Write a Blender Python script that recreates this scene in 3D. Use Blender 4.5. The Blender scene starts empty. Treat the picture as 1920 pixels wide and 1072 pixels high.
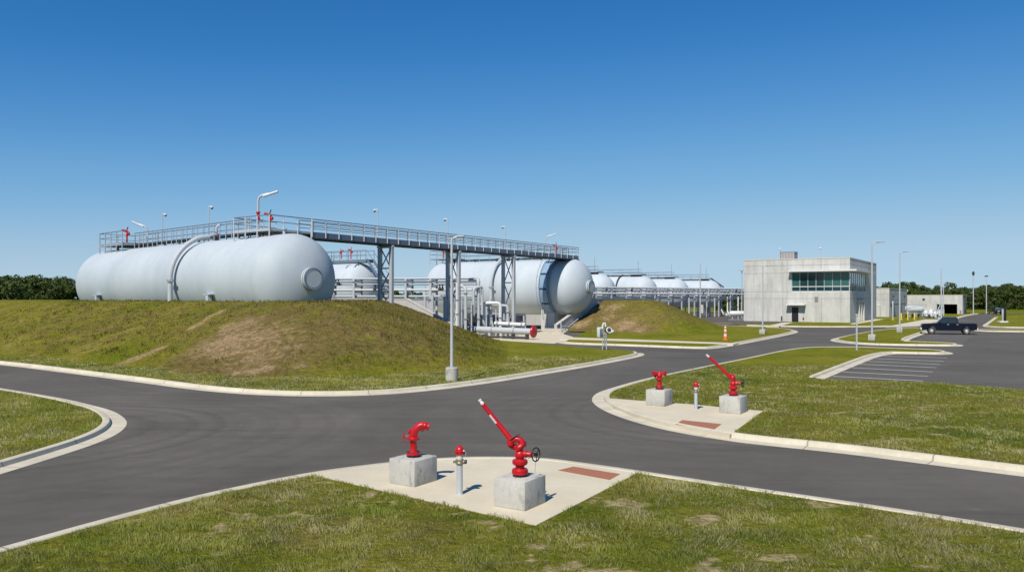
import bpy, bmesh, math, random
import numpy as np
from mathutils import Vector, Matrix, Euler
from mathutils.geometry import tessellate_polygon
random.seed(7); rng = np.random.default_rng(7)
PI = math.pi
S = bpy.context.scene
COL = S.collection

# ------------------------------------------------------------------ camera geometry used to read positions off the site
H, F, CX, HY = 4.0, 1500.0, 960.0, 558.0
def G(px, py, z=0.0):
    d = F * (H - z) / (py - HY)
    return ((px - CX) / F * d, d)
def W(px, d, py):
    return Vector(((px - CX) / F * d, d, H - (py - HY) * d / F))
U = Vector((-0.843, 0.537, 0)).normalized()      # site grid, to the left and away
V = Vector((0.537, 0.843, 0)).normalized()       # site grid, to the right and away
Zv = Vector((0, 0, 1))
def AB(a, b): return Vector((a * V.x + b * U.x, a * V.y + b * U.y, 0))

# ------------------------------------------------------------------ materials
def new_mat(name):
    m = bpy.data.materials.new(name); m.use_nodes = True
    nt = m.node_tree; nt.nodes.clear()
    out = nt.nodes.new('ShaderNodeOutputMaterial'); b = nt.nodes.new('ShaderNodeBsdfPrincipled')
    nt.links.new(b.outputs[0], out.inputs[0])
    return m, nt, b
def pos(nt, scale=(1, 1, 1), obj=False):
    if obj:
        g = nt.nodes.new('ShaderNodeTexCoord'); o = g.outputs['Object']
    else:
        g = nt.nodes.new('ShaderNodeNewGeometry'); o = g.outputs['Position']
    mp = nt.nodes.new('ShaderNodeMapping'); mp.inputs['Scale'].default_value = scale
    nt.links.new(o, mp.inputs[0]); return mp
def noise(nt, vec, scale, detail=4, rough=0.55, dist=0.0):
    n = nt.nodes.new('ShaderNodeTexNoise'); n.inputs['Scale'].default_value = scale
    n.inputs['Detail'].default_value = detail; n.inputs['Roughness'].default_value = rough
    n.inputs['Distortion'].default_value = dist
    nt.links.new(vec.outputs[0], n.inputs['Vector']); return n.outputs['Fac']
def ramp(nt, fac, stops):
    r = nt.nodes.new('ShaderNodeValToRGB'); nt.links.new(fac, r.inputs[0])
    e = r.color_ramp.elements
    while len(e) < len(stops): e.new(0.5)
    for k, (p, c) in enumerate(stops):
        e[k].position = p; e[k].color = (c, c, c, 1) if not isinstance(c, tuple) else (*c, 1)
    return r.outputs[0]
def mix(nt, fac, a, b, mode='MIX'):
    m = nt.nodes.new('ShaderNodeMix'); m.data_type = 'RGBA'; m.blend_type = mode
    for sock, v in ((m.inputs[0], fac), (m.inputs[6], a), (m.inputs[7], b)):
        if isinstance(v, (int, float)): sock.default_value = v
        elif isinstance(v, tuple): sock.default_value = (*v, 1)
        else: nt.links.new(v, sock)
    return m.outputs[2]
def mth(nt, op, a, b=None):
    m = nt.nodes.new('ShaderNodeMath'); m.operation = op
    for k, v in enumerate((a, b)):
        if v is None: continue
        if isinstance(v, (int, float)): m.inputs[k].default_value = v
        else: nt.links.new(v, m.inputs[k])
    return m.outputs[0]
def attr(nt, name):
    a = nt.nodes.new('ShaderNodeAttribute'); a.attribute_name = name; return a.outputs['Fac']
def bump(nt, b, h, strength, dist=0.02):
    n = nt.nodes.new('ShaderNodeBump'); n.inputs['Strength'].default_value = strength
    n.inputs['Distance'].default_value = dist
    nt.links.new(h, n.inputs['Height']); nt.links.new(n.outputs[0], b.inputs['Normal'])

def plain(name, col, rough=0.5, metal=0.0, var=0.12, scale=3.0, spec=0.5, coat=0.0):
    m, nt, b = new_mat(name)
    f = noise(nt, pos(nt, obj=True), scale, 5)
    c = mix(nt, f, tuple(x * (1 - var) for x in col), tuple(min(1, x * (1 + var)) for x in col))
    nt.links.new(c, b.inputs['Base Color'])
    b.inputs['Roughness'].default_value = rough; b.inputs['Metallic'].default_value = metal
    b.inputs['Specular IOR Level'].default_value = spec; b.inputs['Coat Weight'].default_value = coat
    return m

def grass_colour(nt, dry_bias=0.0):
    p = pos(nt)
    big = noise(nt, p, 0.16, 4, 0.6, 0.4)
    mid = noise(nt, p, 0.9, 5, 0.65, 0.6)
    fine = noise(nt, p, 7.0, 4, 0.7)
    m1 = mth(nt, 'ADD', mth(nt, 'MULTIPLY', big, 0.55), mth(nt, 'MULTIPLY', mid, 0.45))
    m1 = mth(nt, 'ADD', m1, dry_bias)
    c = ramp(nt, m1, [(0.34, (0.092, 0.142, 0.012)), (0.45, (0.182, 0.205, 0.018)), (0.58, (0.262, 0.245, 0.034)), (0.70, (0.35, 0.285, 0.09))])
    c = mix(nt, 0.75, c, ramp(nt, fine, [(0.3, 0.45), (0.7, 1.0)]), 'MULTIPLY')
    return p, c, mid, fine

def grass_mat(name, dry_bias=0.0, bare_attr=False, bare_cut=0.66, soil_lo=(0.16, 0.105, 0.052), soil_hi=(0.48, 0.345, 0.205), rough_turf=False, bare_ramp=(.38, .74)):
    m, nt, b = new_mat(name)
    p, c, mid, fine = grass_colour(nt, dry_bias)
    if bare_attr:
        bf = mth(nt, 'ADD', attr(nt, 'bare'), mth(nt, 'MULTIPLY', mth(nt, 'SUBTRACT', noise(nt, p, 1.7, 5, 0.7), 0.5), 1.3))
        dryf = ramp(nt, mth(nt, 'ADD', attr(nt, 'dry'), mth(nt, 'MULTIPLY', mth(nt, 'SUBTRACT', noise(nt, pos(nt, (1, 1, 2.5)), 0.8, 5, 0.7), 0.5), 1.6)), [(0.2, 0.0), (0.75, 1.0)])
        dryc = mix(nt, noise(nt, pos(nt, (1, 1, 2)), 3.5, 5, 0.7), (0.105, 0.080, 0.028), (0.24, 0.170, 0.075))
        c = mix(nt, mth(nt, 'MULTIPLY', dryf, 0.85), c, dryc)
        if rough_turf:
            c = mix(nt, ramp(nt, attr(nt, 'dry'), [(.06, 0.0), (.34, 1.0)]), c, ramp(nt, noise(nt, pos(nt, (1, 1, 1.8)), 2.4, 7, 0.82, 0.6), [(0.34, 0.5), (0.5, 1.0), (0.66, 1.28)]), 'MULTIPLY')
        bm_ = ramp(nt, bf, [(bare_ramp[0], 0.0), (bare_ramp[1], 1.0)])
    else:
        bm_ = ramp(nt, noise(nt, p, 0.55, 6, 0.68, 0.3), [(bare_cut, 0.0), (bare_cut + 0.05, 1.0)])
    soil = mix(nt, ramp(nt, noise(nt, p, 5.0, 6, 0.75), [(0.38, 0.0), (0.56, 1.0)]), soil_lo, soil_hi)
    c = mix(nt, mth(nt, 'MULTIPLY', bm_, 0.85), c, soil)
    nt.links.new(c, b.inputs['Base Color'])
    b.inputs['Roughness'].default_value = 1.0; b.inputs['Specular IOR Level'].default_value = 0.02
    hh = mth(nt, 'ADD', noise(nt, p, 9.0, 5, 0.7), mth(nt, 'MULTIPLY', noise(nt, p, 2.6, 4), 1.5))
    bump(nt, b, hh, 1.0, 0.16 if bare_attr else 0.1)
    return m
M = {}
M['grass'] = grass_mat('lawn_grass')
M['mound_grass'] = grass_mat('mound_grass', 0.02, True, rough_turf=True)
M['worn_grass'] = grass_mat('worn_lawn_grass', 0.0, True, soil_lo=(0.22, 0.18, 0.075), soil_hi=(0.56, 0.45, 0.26), bare_ramp=(.34, .95))
M['field'] = grass_mat('field_grass', -0.06, False, 0.9)

def blade_mat(dry=False):
    m, nt, b = new_mat('grass_blades')
    p, c, mid, fine = grass_colour(nt, 0.0)
    sh = attr(nt, 'tone')
    c = mix(nt, ramp(nt, sh, [(0.55, 0.0), (1.0, 0.85)]), c, (0.42, 0.345, 0.155))
    c = mix(nt, ramp(nt, sh, [(0.0, 0.6), (0.4, 0.0)]), c, (0.105, 0.175, 0.018))
    c = mix(nt, 0.4, c, (1, 1, 1), 'OVERLAY') if False else c
    if dry: c = mix(nt, ramp(nt, noise(nt, p, 0.6, 4, .6), [(.35, .25), (.65, .85)]), c, (0.19, 0.142, 0.055))
    g = nt.nodes.new('ShaderNodeGamma'); nt.links.new(c, g.inputs[0]); g.inputs[1].default_value = 1.0 if dry else 0.69
    nt.links.new(g.outputs[0], b.inputs['Base Color'])
    b.inputs['Roughness'].default_value = 0.75; b.inputs['Specular IOR Level'].default_value = 0.08
    tr = nt.nodes.new('ShaderNodeBsdfTranslucent'); nt.links.new(g.outputs[0], tr.inputs[0])
    ms = nt.nodes.new('ShaderNodeMixShader'); ms.inputs[0].default_value = 0.38
    out = [n for n in nt.nodes if n.type == 'OUTPUT_MATERIAL'][0]
    nt.links.new(b.outputs[0], ms.inputs[1]); nt.links.new(tr.outputs[0], ms.inputs[2]); nt.links.new(ms.outputs[0], out.inputs[0])
    return m
M['blade'] = blade_mat(); M['blade_dry'] = blade_mat(True)

def asphalt_mat():
    m, nt, b = new_mat('asphalt')
    p = pos(nt)
    f1 = noise(nt, p, 0.12, 5, 0.6, 0.8)
    rot = nt.nodes.new('ShaderNodeMapping'); g = nt.nodes.new('ShaderNodeNewGeometry')
    rot.inputs['Rotation'].default_value = (0, 0, math.radians(32.5)); rot.inputs['Scale'].default_value = (0.10, 1.6, 1)
    nt.links.new(g.outputs['Position'], rot.inputs[0])
    f2 = noise(nt, rot, 1.0, 5, 0.65, 0.7)
    f3 = noise(nt, p, 60.0, 3, 0.8)
    f4 = noise(nt, p, 2.2, 5, 0.7)
    c = ramp(nt, f1, [(0.3, (0.090, 0.083, 0.070)), (0.7, (0.138, 0.126, 0.107))])
    c = mix(nt, 0.55, c, ramp(nt, f2, [(0.32, 0.72), (0.5, 1.0), (0.7, 1.08)]), 'MULTIPLY')
    c = mix(nt, 0.6, c, ramp(nt, f3, [(0.3, 0.6), (0.7, 1.25)]), 'MULTIPLY')
    c = mix(nt, 0.35, c, ramp(nt, f4, [(0.3, 0.75), (0.7, 1.15)]), 'MULTIPLY')
    for (cx_, cy_, r0) in ((7.5, 27.5, 11.0), (-15.0, 23.5, 12.0), (-9.0, 45.0, 16.0)):
        sb = nt.nodes.new('ShaderNodeVectorMath'); sb.operation = 'SUBTRACT'; nt.links.new(g.outputs['Position'], sb.inputs[0]); sb.inputs[1].default_value = (cx_, cy_, 0)
        ln = nt.nodes.new('ShaderNodeVectorMath'); ln.operation = 'LENGTH'; nt.links.new(sb.outputs[0], ln.inputs[0])
        rad = ln.outputs['Value']; n1 = nt.nodes.new('ShaderNodeTexNoise'); n1.noise_dimensions = '1D'; n1.inputs['Scale'].default_value = 1.3; n1.inputs['Detail'].default_value = 4
        wob = mth(nt, 'ADD', rad, mth(nt, 'MULTIPLY', f4, .5)); nt.links.new(wob, n1.inputs['W'])
        fade = ramp(nt, mth(nt, 'DIVIDE', rad, r0), [(.45, 1.0), (1.0, 0.0)])
        c = mix(nt, mth(nt, 'MULTIPLY', fade, mth(nt, 'MULTIPLY', f1, 1.1)), c, mix(nt, 1.0, c, ramp(nt, n1.outputs['Fac'], [(.36, .72), (.5, 1.0), (.64, 1.16)]), 'MULTIPLY'))
    scr = ramp(nt, noise(nt, rot, 2.4, 3, 0.5, 1.5), [(0.708, 0.0), (0.722, 0.35), (0.735, 0.0)])
    c = mix(nt, scr, c, (0.26, 0.25, 0.24))
    nt.links.new(c, b.inputs['Base Color'])
    b.inputs['Roughness'].default_value = 0.85; b.inputs['Specular IOR Level'].default_value = 0.25
    bump(nt, b, noise(nt, p, 90.0, 3, 0.8), 0.5, 0.01)
    return m
M['asphalt'] = asphalt_mat()

def concrete_mat(name, lo, hi, joints=0.0, blotch=0.5, stain=0.0):
    m, nt, b = new_mat(name)
    p = pos(nt)
    c = mix(nt, ramp(nt, noise(nt, p, 0.7, 6, 0.65, 0.3), [(0.3, 0.0), (0.7, 1.0)]), lo, hi)
    c = mix(nt, blotch, c, ramp(nt, noise(nt, p, 14.0, 5, 0.7), [(0.25, 0.78), (0.6, 1.04)]), 'MULTIPLY')
    if stain:
        sp = pos(nt, (1, 1, 0.35))
        c = mix(nt, ramp(nt, noise(nt, sp, 5.5, 6, 0.7, 0.5), [(0.52, 0.0), (0.68, stain)]), c, tuple(x * 0.42 for x in lo))
        c = mix(nt, ramp(nt, noise(nt, p, 38.0, 2, 0.5), [(0.70, 0.0), (0.76, stain)]), c, tuple(x * 0.4 for x in lo))
    if joints:
        fr = mth(nt, 'FRACT', mth(nt, 'DIVIDE', attr(nt, 'run'), joints))
        j = mth(nt, 'LESS_THAN', fr, 0.014)
        c = mix(nt, mth(nt, 'MULTIPLY', j, 0.6), c, (0.12, 0.11, 0.10))
    nt.links.new(c, b.inputs['Base Color'])
    b.inputs['Roughness'].default_value = 0.88; b.inputs['Specular IOR Level'].default_value = 0.25
    bump(nt, b, noise(nt, p, 40.0, 5, 0.7), 0.25, 0.01)
    return m
M['kerb'] = concrete_mat('kerb_concrete', (0.47, 0.43, 0.335), (0.63, 0.58, 0.46), joints=3.0, stain=0.12)
M['pad'] = concrete_mat('pad_concrete', (0.525, 0.47, 0.355), (0.62, 0.56, 0.425), blotch=0.3)
M['block'] = concrete_mat('cast_concrete', (0.37, 0.365, 0.335), (0.53, 0.52, 0.48), stain=0.75)
M['wall'] = concrete_mat('wall_concrete', (0.42, 0.42, 0.41), (0.52, 0.515, 0.50), stain=0.3)
M['bounce_dark'] = concrete_mat('bounce_dimming_dark', (0.075, 0.066, 0.052), (0.14, 0.125, 0.10), blotch=0.9)  # dark ground colour chosen to weaken light bounced up under the tanks
M['coping'] = concrete_mat('coping_concrete', (0.42, 0.42, 0.40), (0.52, 0.515, 0.49))
M['steps'] = concrete_mat('steps_concrete', (0.40, 0.37, 0.31), (0.55, 0.51, 0.44))

def building_mat():
    m, nt, b = new_mat('panel_concrete')
    p = pos(nt)
    c = mix(nt, ramp(nt, noise(nt, p, 0.35, 6, 0.6, 0.4), [(0.3, 0.0), (0.7, 1.0)]), (0.46, 0.46, 0.44), (0.575, 0.575, 0.55))
    st = noise(nt, pos(nt, (1.0, 1.0, 0.12)), 1.6, 6, 0.7, 0.2)
    c = mix(nt, 0.8, c, ramp(nt, st, [(0.3, 0.72), (0.55, 1.0), (0.75, 1.05)]), 'MULTIPLY')
    c = mix(nt, 0.5, c, ramp(nt, noise(nt, p, 5.0, 6, 0.75), [(0.3, 0.82), (0.65, 1.03)]), 'MULTIPLY')
    nt.links.new(c, b.inputs['Base Color']); b.inputs['Roughness'].default_value = 0.9
    b.inputs['Specular IOR Level'].default_value = 0.2
    return m
M['panel'] = building_mat()
M['joint'] = plain('joint_shadow_grey', (0.20, 0.195, 0.18), 0.9)

def tank_mat(k=1.0):
    m, nt, b = new_mat('tank_paint')
    p = pos(nt)
    c = mix(nt, ramp(nt, noise(nt, p, 0.16, 4, 0.55, 0.3), [(0.35, 0.0), (0.65, 1.0)]), tuple(x * k for x in (0.395, 0.45, 0.495)), tuple(x * k for x in (0.455, 0.51, 0.55)))
    c = mix(nt, 0.5, c, ramp(nt, noise(nt, pos(nt, (1, 1, 0.15)), 1.1, 5, 0.65), [(0.3, 0.88), (0.6, 1.0)]), 'MULTIPLY')
    fr = mth(nt, 'FRACT', mth(nt, 'DIVIDE', attr(nt, 'run'), 3.0))
    j = mth(nt, 'LESS_THAN', fr, 0.018)
    c = mix(nt, mth(nt, 'MULTIPLY', j, 0.34), c, (0.36, 0.39, 0.42))
    nt.links.new(c, b.inputs['Base Color'])
    b.inputs['Roughness'].default_value = 0.6; b.inputs['Specular IOR Level'].default_value = 0.25
    return m
M['tank'] = tank_mat(); M['tank_white'] = tank_mat(1.09)
M['pipe'] = plain('pipe_paint', (0.43, 0.46, 0.49), 0.5, 0, 0.1, 2, 0.3)
M['steel'] = plain('galvanised_steel', (0.33, 0.36, 0.40), 0.5, 0.25, 0.15, 6, 0.3)
M['steel_light'] = plain('pale_galvanised_steel', (0.46, 0.48, 0.51), 0.5, 0.15, 0.12, 6, 0.3)
M['girder'] = plain('blue_grey_paint_and_rail_shade', (0.16, 0.20, 0.25), 0.5, 0.2, 0.15, 4)
M['stair'] = plain('blue_stair_paint', (0.17, 0.26, 0.37), 0.55, 0.1, 0.25, 4)
M['stair_panel'] = plain('pale_blue_mesh_panel', (0.24, 0.36, 0.50), 0.6, 0.1, 0.2, 3)
M['red'] = plain('red_gloss_paint', (0.43, 0.008, 0.014), 0.34, 0, 0.2, 5, 0.4, 0.12)
M['black'] = plain('black_paint', (0.012, 0.012, 0.014), 0.45)
M['dark'] = plain('dark_iron', (0.035, 0.036, 0.04), 0.6)
M['white'] = plain('white_paint', (0.62, 0.63, 0.63), 0.5, 0, 0.08)
M['marking'] = plain('white_road_paint', (0.72, 0.72, 0.70), 0.8, 0, 0.2, 20)
M['tactile'] = plain('brick_red_tactile_paving', (0.33, 0.13, 0.07), 0.85, 0, 0.3, 25)
M['brass'] = plain('weathered_brass', (0.30, 0.26, 0.20), 0.45, 0.6)
M['clear'] = plain('pale_plastic', (0.60, 0.58, 0.52), 0.3)
M['zinc'] = plain('zinc_pipe', (0.50, 0.54, 0.58), 0.42, 0.3, 0.1, 8)
M['orange'] = plain('orange_plastic', (0.80, 0.14, 0.02), 0.5)
M['navy'] = plain('navy_car_paint', (0.003, 0.005, 0.015), 0.32, 0, 0.1, 3, 0.25, 0.1)
M['blackcar'] = plain('black_car_paint', (0.006, 0.006, 0.008), 0.25, 0, 0.1, 3, 0.5, 0.8)
M['tyre'] = plain('tyre_rubber', (0.02, 0.02, 0.02), 0.85)
M['chrome'] = plain('bright_metal', (0.66, 0.66, 0.67), 0.4, 0.35)
M['lampred'] = plain('red_lamp_plastic', (0.30, 0.01, 0.01), 0.3)
M['carglass'] = plain('dark_car_glass', (0.02, 0.03, 0.035), 0.05, 0, 0.1, 1, 0.8)
M['yellow'] = plain('yellow_paint', (0.70, 0.50, 0.03), 0.5)
M['hvac'] = plain('rooftop_unit_paint', (0.26, 0.26, 0.27), 0.6, 0.2, 0.25, 10)
M['inside'] = plain('dark_interior', (0.02, 0.02, 0.022), 0.9)
M['bark'] = plain('bark', (0.07, 0.05, 0.035), 0.9, 0, 0.3, 6)
def glass_mat(name, col):
    m, nt, b = new_mat(name)
    f = noise(nt, pos(nt, (0.5, 0.5, 1.2)), 1.2, 3)
    c = mix(nt, f, tuple(x * 0.75 for x in col), tuple(x * 1.25 for x in col))
    nt.links.new(c, b.inputs['Base Color']); b.inputs['Roughness'].default_value = 0.06
    b.inputs['Specular IOR Level'].default_value = 0.55
    return m
M['glass_dark'] = glass_mat('dark_window_glass', (0.014, 0.045, 0.05))
M['glass_teal'] = glass_mat('teal_window_glass', (0.028, 0.105, 0.10))
M['glass_blue'] = glass_mat('blue_window_glass', (0.06, 0.13, 0.17))
def leaf_mat():
    m, nt, b = new_mat('foliage')
    f = noise(nt, pos(nt), 0.35, 4, 0.7)
    oi = nt.nodes.new('ShaderNodeObjectInfo')
    a = mth(nt, 'ADD', mth(nt, 'MULTIPLY', attr(nt, 'tone'), 0.6), mth(nt, 'MULTIPLY', f, 0.5))
    c = ramp(nt, a, [(0.2, (0.014, 0.032, 0.009)), (0.5, (0.040, 0.070, 0.014)), (0.85, (0.105, 0.140, 0.028))])
    c = mix(nt, mth(nt, 'MULTIPLY', oi.outputs['Random'], 0.35), c, (0.055, 0.070, 0.018))
    nt.links.new(c, b.inputs['Base Color']); b.inputs['Roughness'].default_value = 0.7
    b.inputs['Specular IOR Level'].default_value = 0.2
    return m
M['leaf'] = leaf_mat()

# ------------------------------------------------------------------ mesh helpers
def frame(d):
    d = d.normalized(); a = Zv if abs(d.z) < 0.95 else Vector((1, 0, 0))
    x = d.cross(a).normalized(); y = x.cross(d).normalized()
    return x, y
class MB:
    def __init__(s): s.v = []; s.f = []; s.run = []
    def add(s, vs, fs, run=None):
        k = len(s.v); s.v += [Vector(q) for q in vs]; s.f += [tuple(i + k for i in q) for q in fs]
        s.run += (run if run else [0.5] * len(vs)); return s
    def box(s, c, size, ax=None):
        c = Vector(c); X, Y, Z_ = ax if ax else (Vector((1, 0, 0)), Vector((0, 1, 0)), Zv)
        vs = [c + X * (i * size[0] / 2) + Y * (j * size[1] / 2) + Z_ * (k * size[2] / 2) for i in (-1, 1) for j in (-1, 1) for k in (-1, 1)]
        return s.add(vs, [(0, 1, 3, 2), (4, 6, 7, 5), (0, 4, 5, 1), (2, 3, 7, 6), (0, 2, 6, 4), (1, 5, 7, 3)])
    def bbox(s, c, size, bev=0.02, ax=None):
        b = bmesh.new(); bmesh.ops.create_cube(b, size=1.0)
        for q in b.verts: q.co = Vector((q.co.x * size[0], q.co.y * size[1], q.co.z * size[2]))
        bmesh.ops.bevel(b, geom=b.edges[:], offset=bev, segments=2, profile=0.5, affect='EDGES')
        X, Y, Z_ = ax if ax else (Vector((1, 0, 0)), Vector((0, 1, 0)), Zv); c = Vector(c)
        b.verts.index_update()
        s.add([c + X * q.co.x + Y * q.co.y + Z_ * q.co.z for q in b.verts], [tuple(x.index for x in f.verts) for f in b.faces])
        b.free(); return s
    def bar(s, p, q, w, h=None):
        p, q = Vector(p), Vector(q); d = q - p; x, y = frame(d)
        return s.box((p + q) / 2, (w, h or w, d.length), (x, y, d.normalized()))
    def tube(s, pts, r, n=8, caps=True):
        pts = [Vector(p) for p in pts]; rs = r if isinstance(r, (list, tuple)) else [r] * len(pts)
        t0 = (pts[1] - pts[0]).normalized(); x, y = frame(t0); vs = []; fs = []
        for i, p in enumerate(pts):
            a = pts[min(i + 1, len(pts) - 1)] - pts[max(i - 1, 0)]; t = a.normalized()
            x = (x - t * x.dot(t)).normalized(); y = t.cross(x)
            for k in range(n):
                an = 2 * PI * k / n; vs.append(p + (x * math.cos(an) + y * math.sin(an)) * rs[i])
        for i in range(len(pts) - 1):
            for k in range(n):
                fs.append((i * n + k, i * n + (k + 1) % n, (i + 1) * n + (k + 1) % n, (i + 1) * n + k))
        if caps: fs.append(tuple(range(n))[::-1]); fs.append(tuple((len(pts) - 1) * n + k for k in range(n)))
        return s.add(vs, fs)
    def lathe(s, prof, o, axis, n=24, run=None):          # prof: (radius, distance along axis)
        o = Vector(o); axis = Vector(axis).normalized(); x, y = frame(axis); vs = []; fs = []; rn = []
        for i, (r, t) in enumerate(prof):
            for k in range(n):
                an = 2 * PI * k / n
                vs.append(o + axis * t + (x * math.cos(an) + y * math.sin(an)) * max(r, 1e-4)); rn.append(t if run else 0.5)
        m = len(prof)
        for i in range(m - 1):
            for k in range(n):
                fs.append((i * n + k, i * n + (k + 1) % n, (i + 1) * n + (k + 1) % n, (i + 1) * n + k))
        fs.append(tuple(range(n))[::-1]); fs.append(tuple((m - 1) * n + k for k in range(n)))
        return s.add(vs, fs, rn)
    def torus(s, o, axis, R, r, n=24, m=8, a0=0, a1=2 * PI):
        o = Vector(o); x, y = frame(Vector(axis)); full = abs(a1 - a0 - 2 * PI) < 1e-6
        pts = [o + (x * math.cos(a0 + (a1 - a0) * k / n) + y * math.sin(a0 + (a1 - a0) * k / n)) * R for k in range(n + 1)]
        return s.tube(pts, r, m, caps=not full)
    def sphere(s, o, r, n=12, sc=(1, 1, 1)):
        o = Vector(o); vs = []; fs = []; m = n // 2
        for i in range(m + 1):
            th = PI * i / m
            for k in range(n):
                ph = 2 * PI * k / n
                vs.append(o + Vector((r * math.sin(th) * math.cos(ph) * sc[0] + 1e-5 * math.cos(ph), r * math.sin(th) * math.sin(ph) * sc[1] + 1e-5 * math.sin(ph), r * math.cos(th) * sc[2])))
        for i in range(m):
            for k in range(n):
                fs.append((i * n + k, (i + 1) * n + k, (i + 1) * n + (k + 1) % n, i * n + (k + 1) % n))
        return s.add(vs, fs)
    def prism(s, poly, d):                                 # planar polygon (3D points) extruded by vector d
        poly = [Vector(p) for p in poly]; d = Vector(d); n = len(poly)
        tri = tessellate_polygon([poly])
        fs = [tuple(t) for t in tri] + [tuple(i + n for i in t[::-1]) for t in tri]
        fs += [(i, (i + 1) % n, (i + 1) % n + n, i + n) for i in range(n)]
        return s.add(poly + [p + d for p in poly], fs)
    def sheet(s, poly, z, skirt=None):
        P = [Vector((p[0], p[1], z)) for p in poly]
        tri = tessellate_polygon([P]); n = len(P); fs = []
        for t in tri:
            a, b, c = (P[i] for i in t)
            fs.append(tuple(t) if (b - a).cross(c - a).z > 0 else tuple(t[::-1]))
        vs = list(P)
        if skirt is not None:
            vs += [Vector((p.x, p.y, skirt)) for p in P]
            fs += [(i, i + n, (i + 1) % n + n, (i + 1) % n) for i in range(n)]
        return s.add(vs, fs)
    def build(s, name, mat, parent=None, smooth=None, angle=35):
        me = bpy.data.meshes.new(name); o_ = parent.location if (parent is not None and parent.get('_w')) else None
        g = parent
        if parent is not None and parent.get('_o'): o_ = Vector(parent['_o'])
        vs = [(p - o_) if o_ is not None else p for p in s.v]
        me.from_pydata([tuple(p) for p in vs], [], s.f)
        a = me.attributes.new('run', 'FLOAT', 'POINT'); a.data.foreach_set('value', s.run)
        b = bmesh.new(); b.from_mesh(me); bmesh.ops.recalc_face_normals(b, faces=b.faces[:]) if smooth != 'keep' else None; b.to_mesh(me); b.free()
        me.materials.append(mat)
        me.shade_smooth(); me.set_sharp_from_angle(angle=math.radians(angle))
        o = bpy.data.objects.new(name, me); COL.objects.link(o)
        if parent is not None: o.parent = parent
        if o_ is not None: o['_o'] = list(o_)
        return o
# every mesh under an un-rotated thing is drawn in world coordinates and stored relative to the thing's base ('_o')
def thing(name, label, cat, loc=(0, 0, 0), group=None, world=True, rz=0.0):
    o = bpy.data.objects.new(name, None); COL.objects.link(o); o.location = loc; o.rotation_euler = (0, 0, rz)
    o['label'] = label; o['category'] = cat
    if group: o['group'] = group
    if world: o['_o'] = list(Vector(loc))
    return o
def tag(o, label, cat, group=None):
    o['label'] = label; o['category'] = cat
    if group: o['group'] = group
    return o
def struct(name, mb, mat, kind='structure', **k):
    o = mb.build(name, mat, None, **k); o['kind'] = kind; return o
def copy_tree(o, loc=None, rz=None, label=None, parent=None):
    c = o.copy(); COL.objects.link(c)
    if parent is not None: c.parent = parent
    if loc is not None: c.location = loc
    if rz is not None: c.rotation_euler = (0, 0, rz)
    if label: c['label'] = label
    for ch in o.children: copy_tree(ch, parent=c)
    return c

def vnoise(x, y, seed=0):
    def hsh(i, j): 
        n = np.sin(i * 127.1 + j * 311.7 + seed * 74.7) * 43758.5453; return n - np.floor(n)
    i, j = np.floor(x), np.floor(y); fx, fy = x - i, y - j
    fx = fx * fx * (3 - 2 * fx); fy = fy * fy * (3 - 2 * fy)
    return (hsh(i, j) * (1 - fx) + hsh(i + 1, j) * fx) * (1 - fy) + (hsh(i, j + 1) * (1 - fx) + hsh(i + 1, j + 1) * fx) * fy
def fbm(x, y, seed=0, o=4):
    t = 0; a = 0.5
    for k in range(o): t = t + a * vnoise(x * 2 ** k, y * 2 ** k, seed + k); a *= 0.5
    return t

# ------------------------------------------------------------------ ground, road, islands
struct('ground', MB().sheet([(-1500, -60), (1500, -60), (1500, 3000), (-1500, 3000)], -0.03), M['field'])
struct('road', MB().sheet([(-130, 2), (150, 2), (150, 122), (-130, 122)], 0.0), M['asphalt'])
fr = [G(1728, 610.5), G(1842, 612), G(1868, 588.8), G(2500, 590.2), G(2500, 587.9), G(1780, 587.9)]
struct('access_road', MB().sheet(fr, 0.004), M['asphalt'])

def chaikin(P, n=2, keep=()):
    P = [Vector((p[0], p[1])) for p in P]
    for _ in range(n):
        Q = []
        for i in range(len(P)):
            a, b = P[i], P[(i + 1) % len(P)]
            Q += [a * 0.75 + b * 0.25, a * 0.25 + b * 0.75]
        P = Q
    return P
def area(P): return 0.5 * sum(P[i].x * P[(i + 1) % len(P)].y - P[(i + 1) % len(P)].x * P[i].y for i in range(len(P)))
def inset(P, d):
    out = []; n = len(P)
    for i in range(n):
        a = (P[i] - P[i - 1]); b = (P[(i + 1) % n] - P[i])
        a = a.normalized() if a.length > 1e-6 else b.normalized(); b = b.normalized() if b.length > 1e-6 else a
        na, nb = Vector((-a.y, a.x)), Vector((-b.y, b.x)); m = (na + nb)
        if m.length < 1e-3: m = na.copy()
        m.normalize(); out.append(P[i] + m * d / max(0.55, m.dot(na)))
    return out
LAWNS = {}; BLADES = {}
KN = 0
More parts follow.
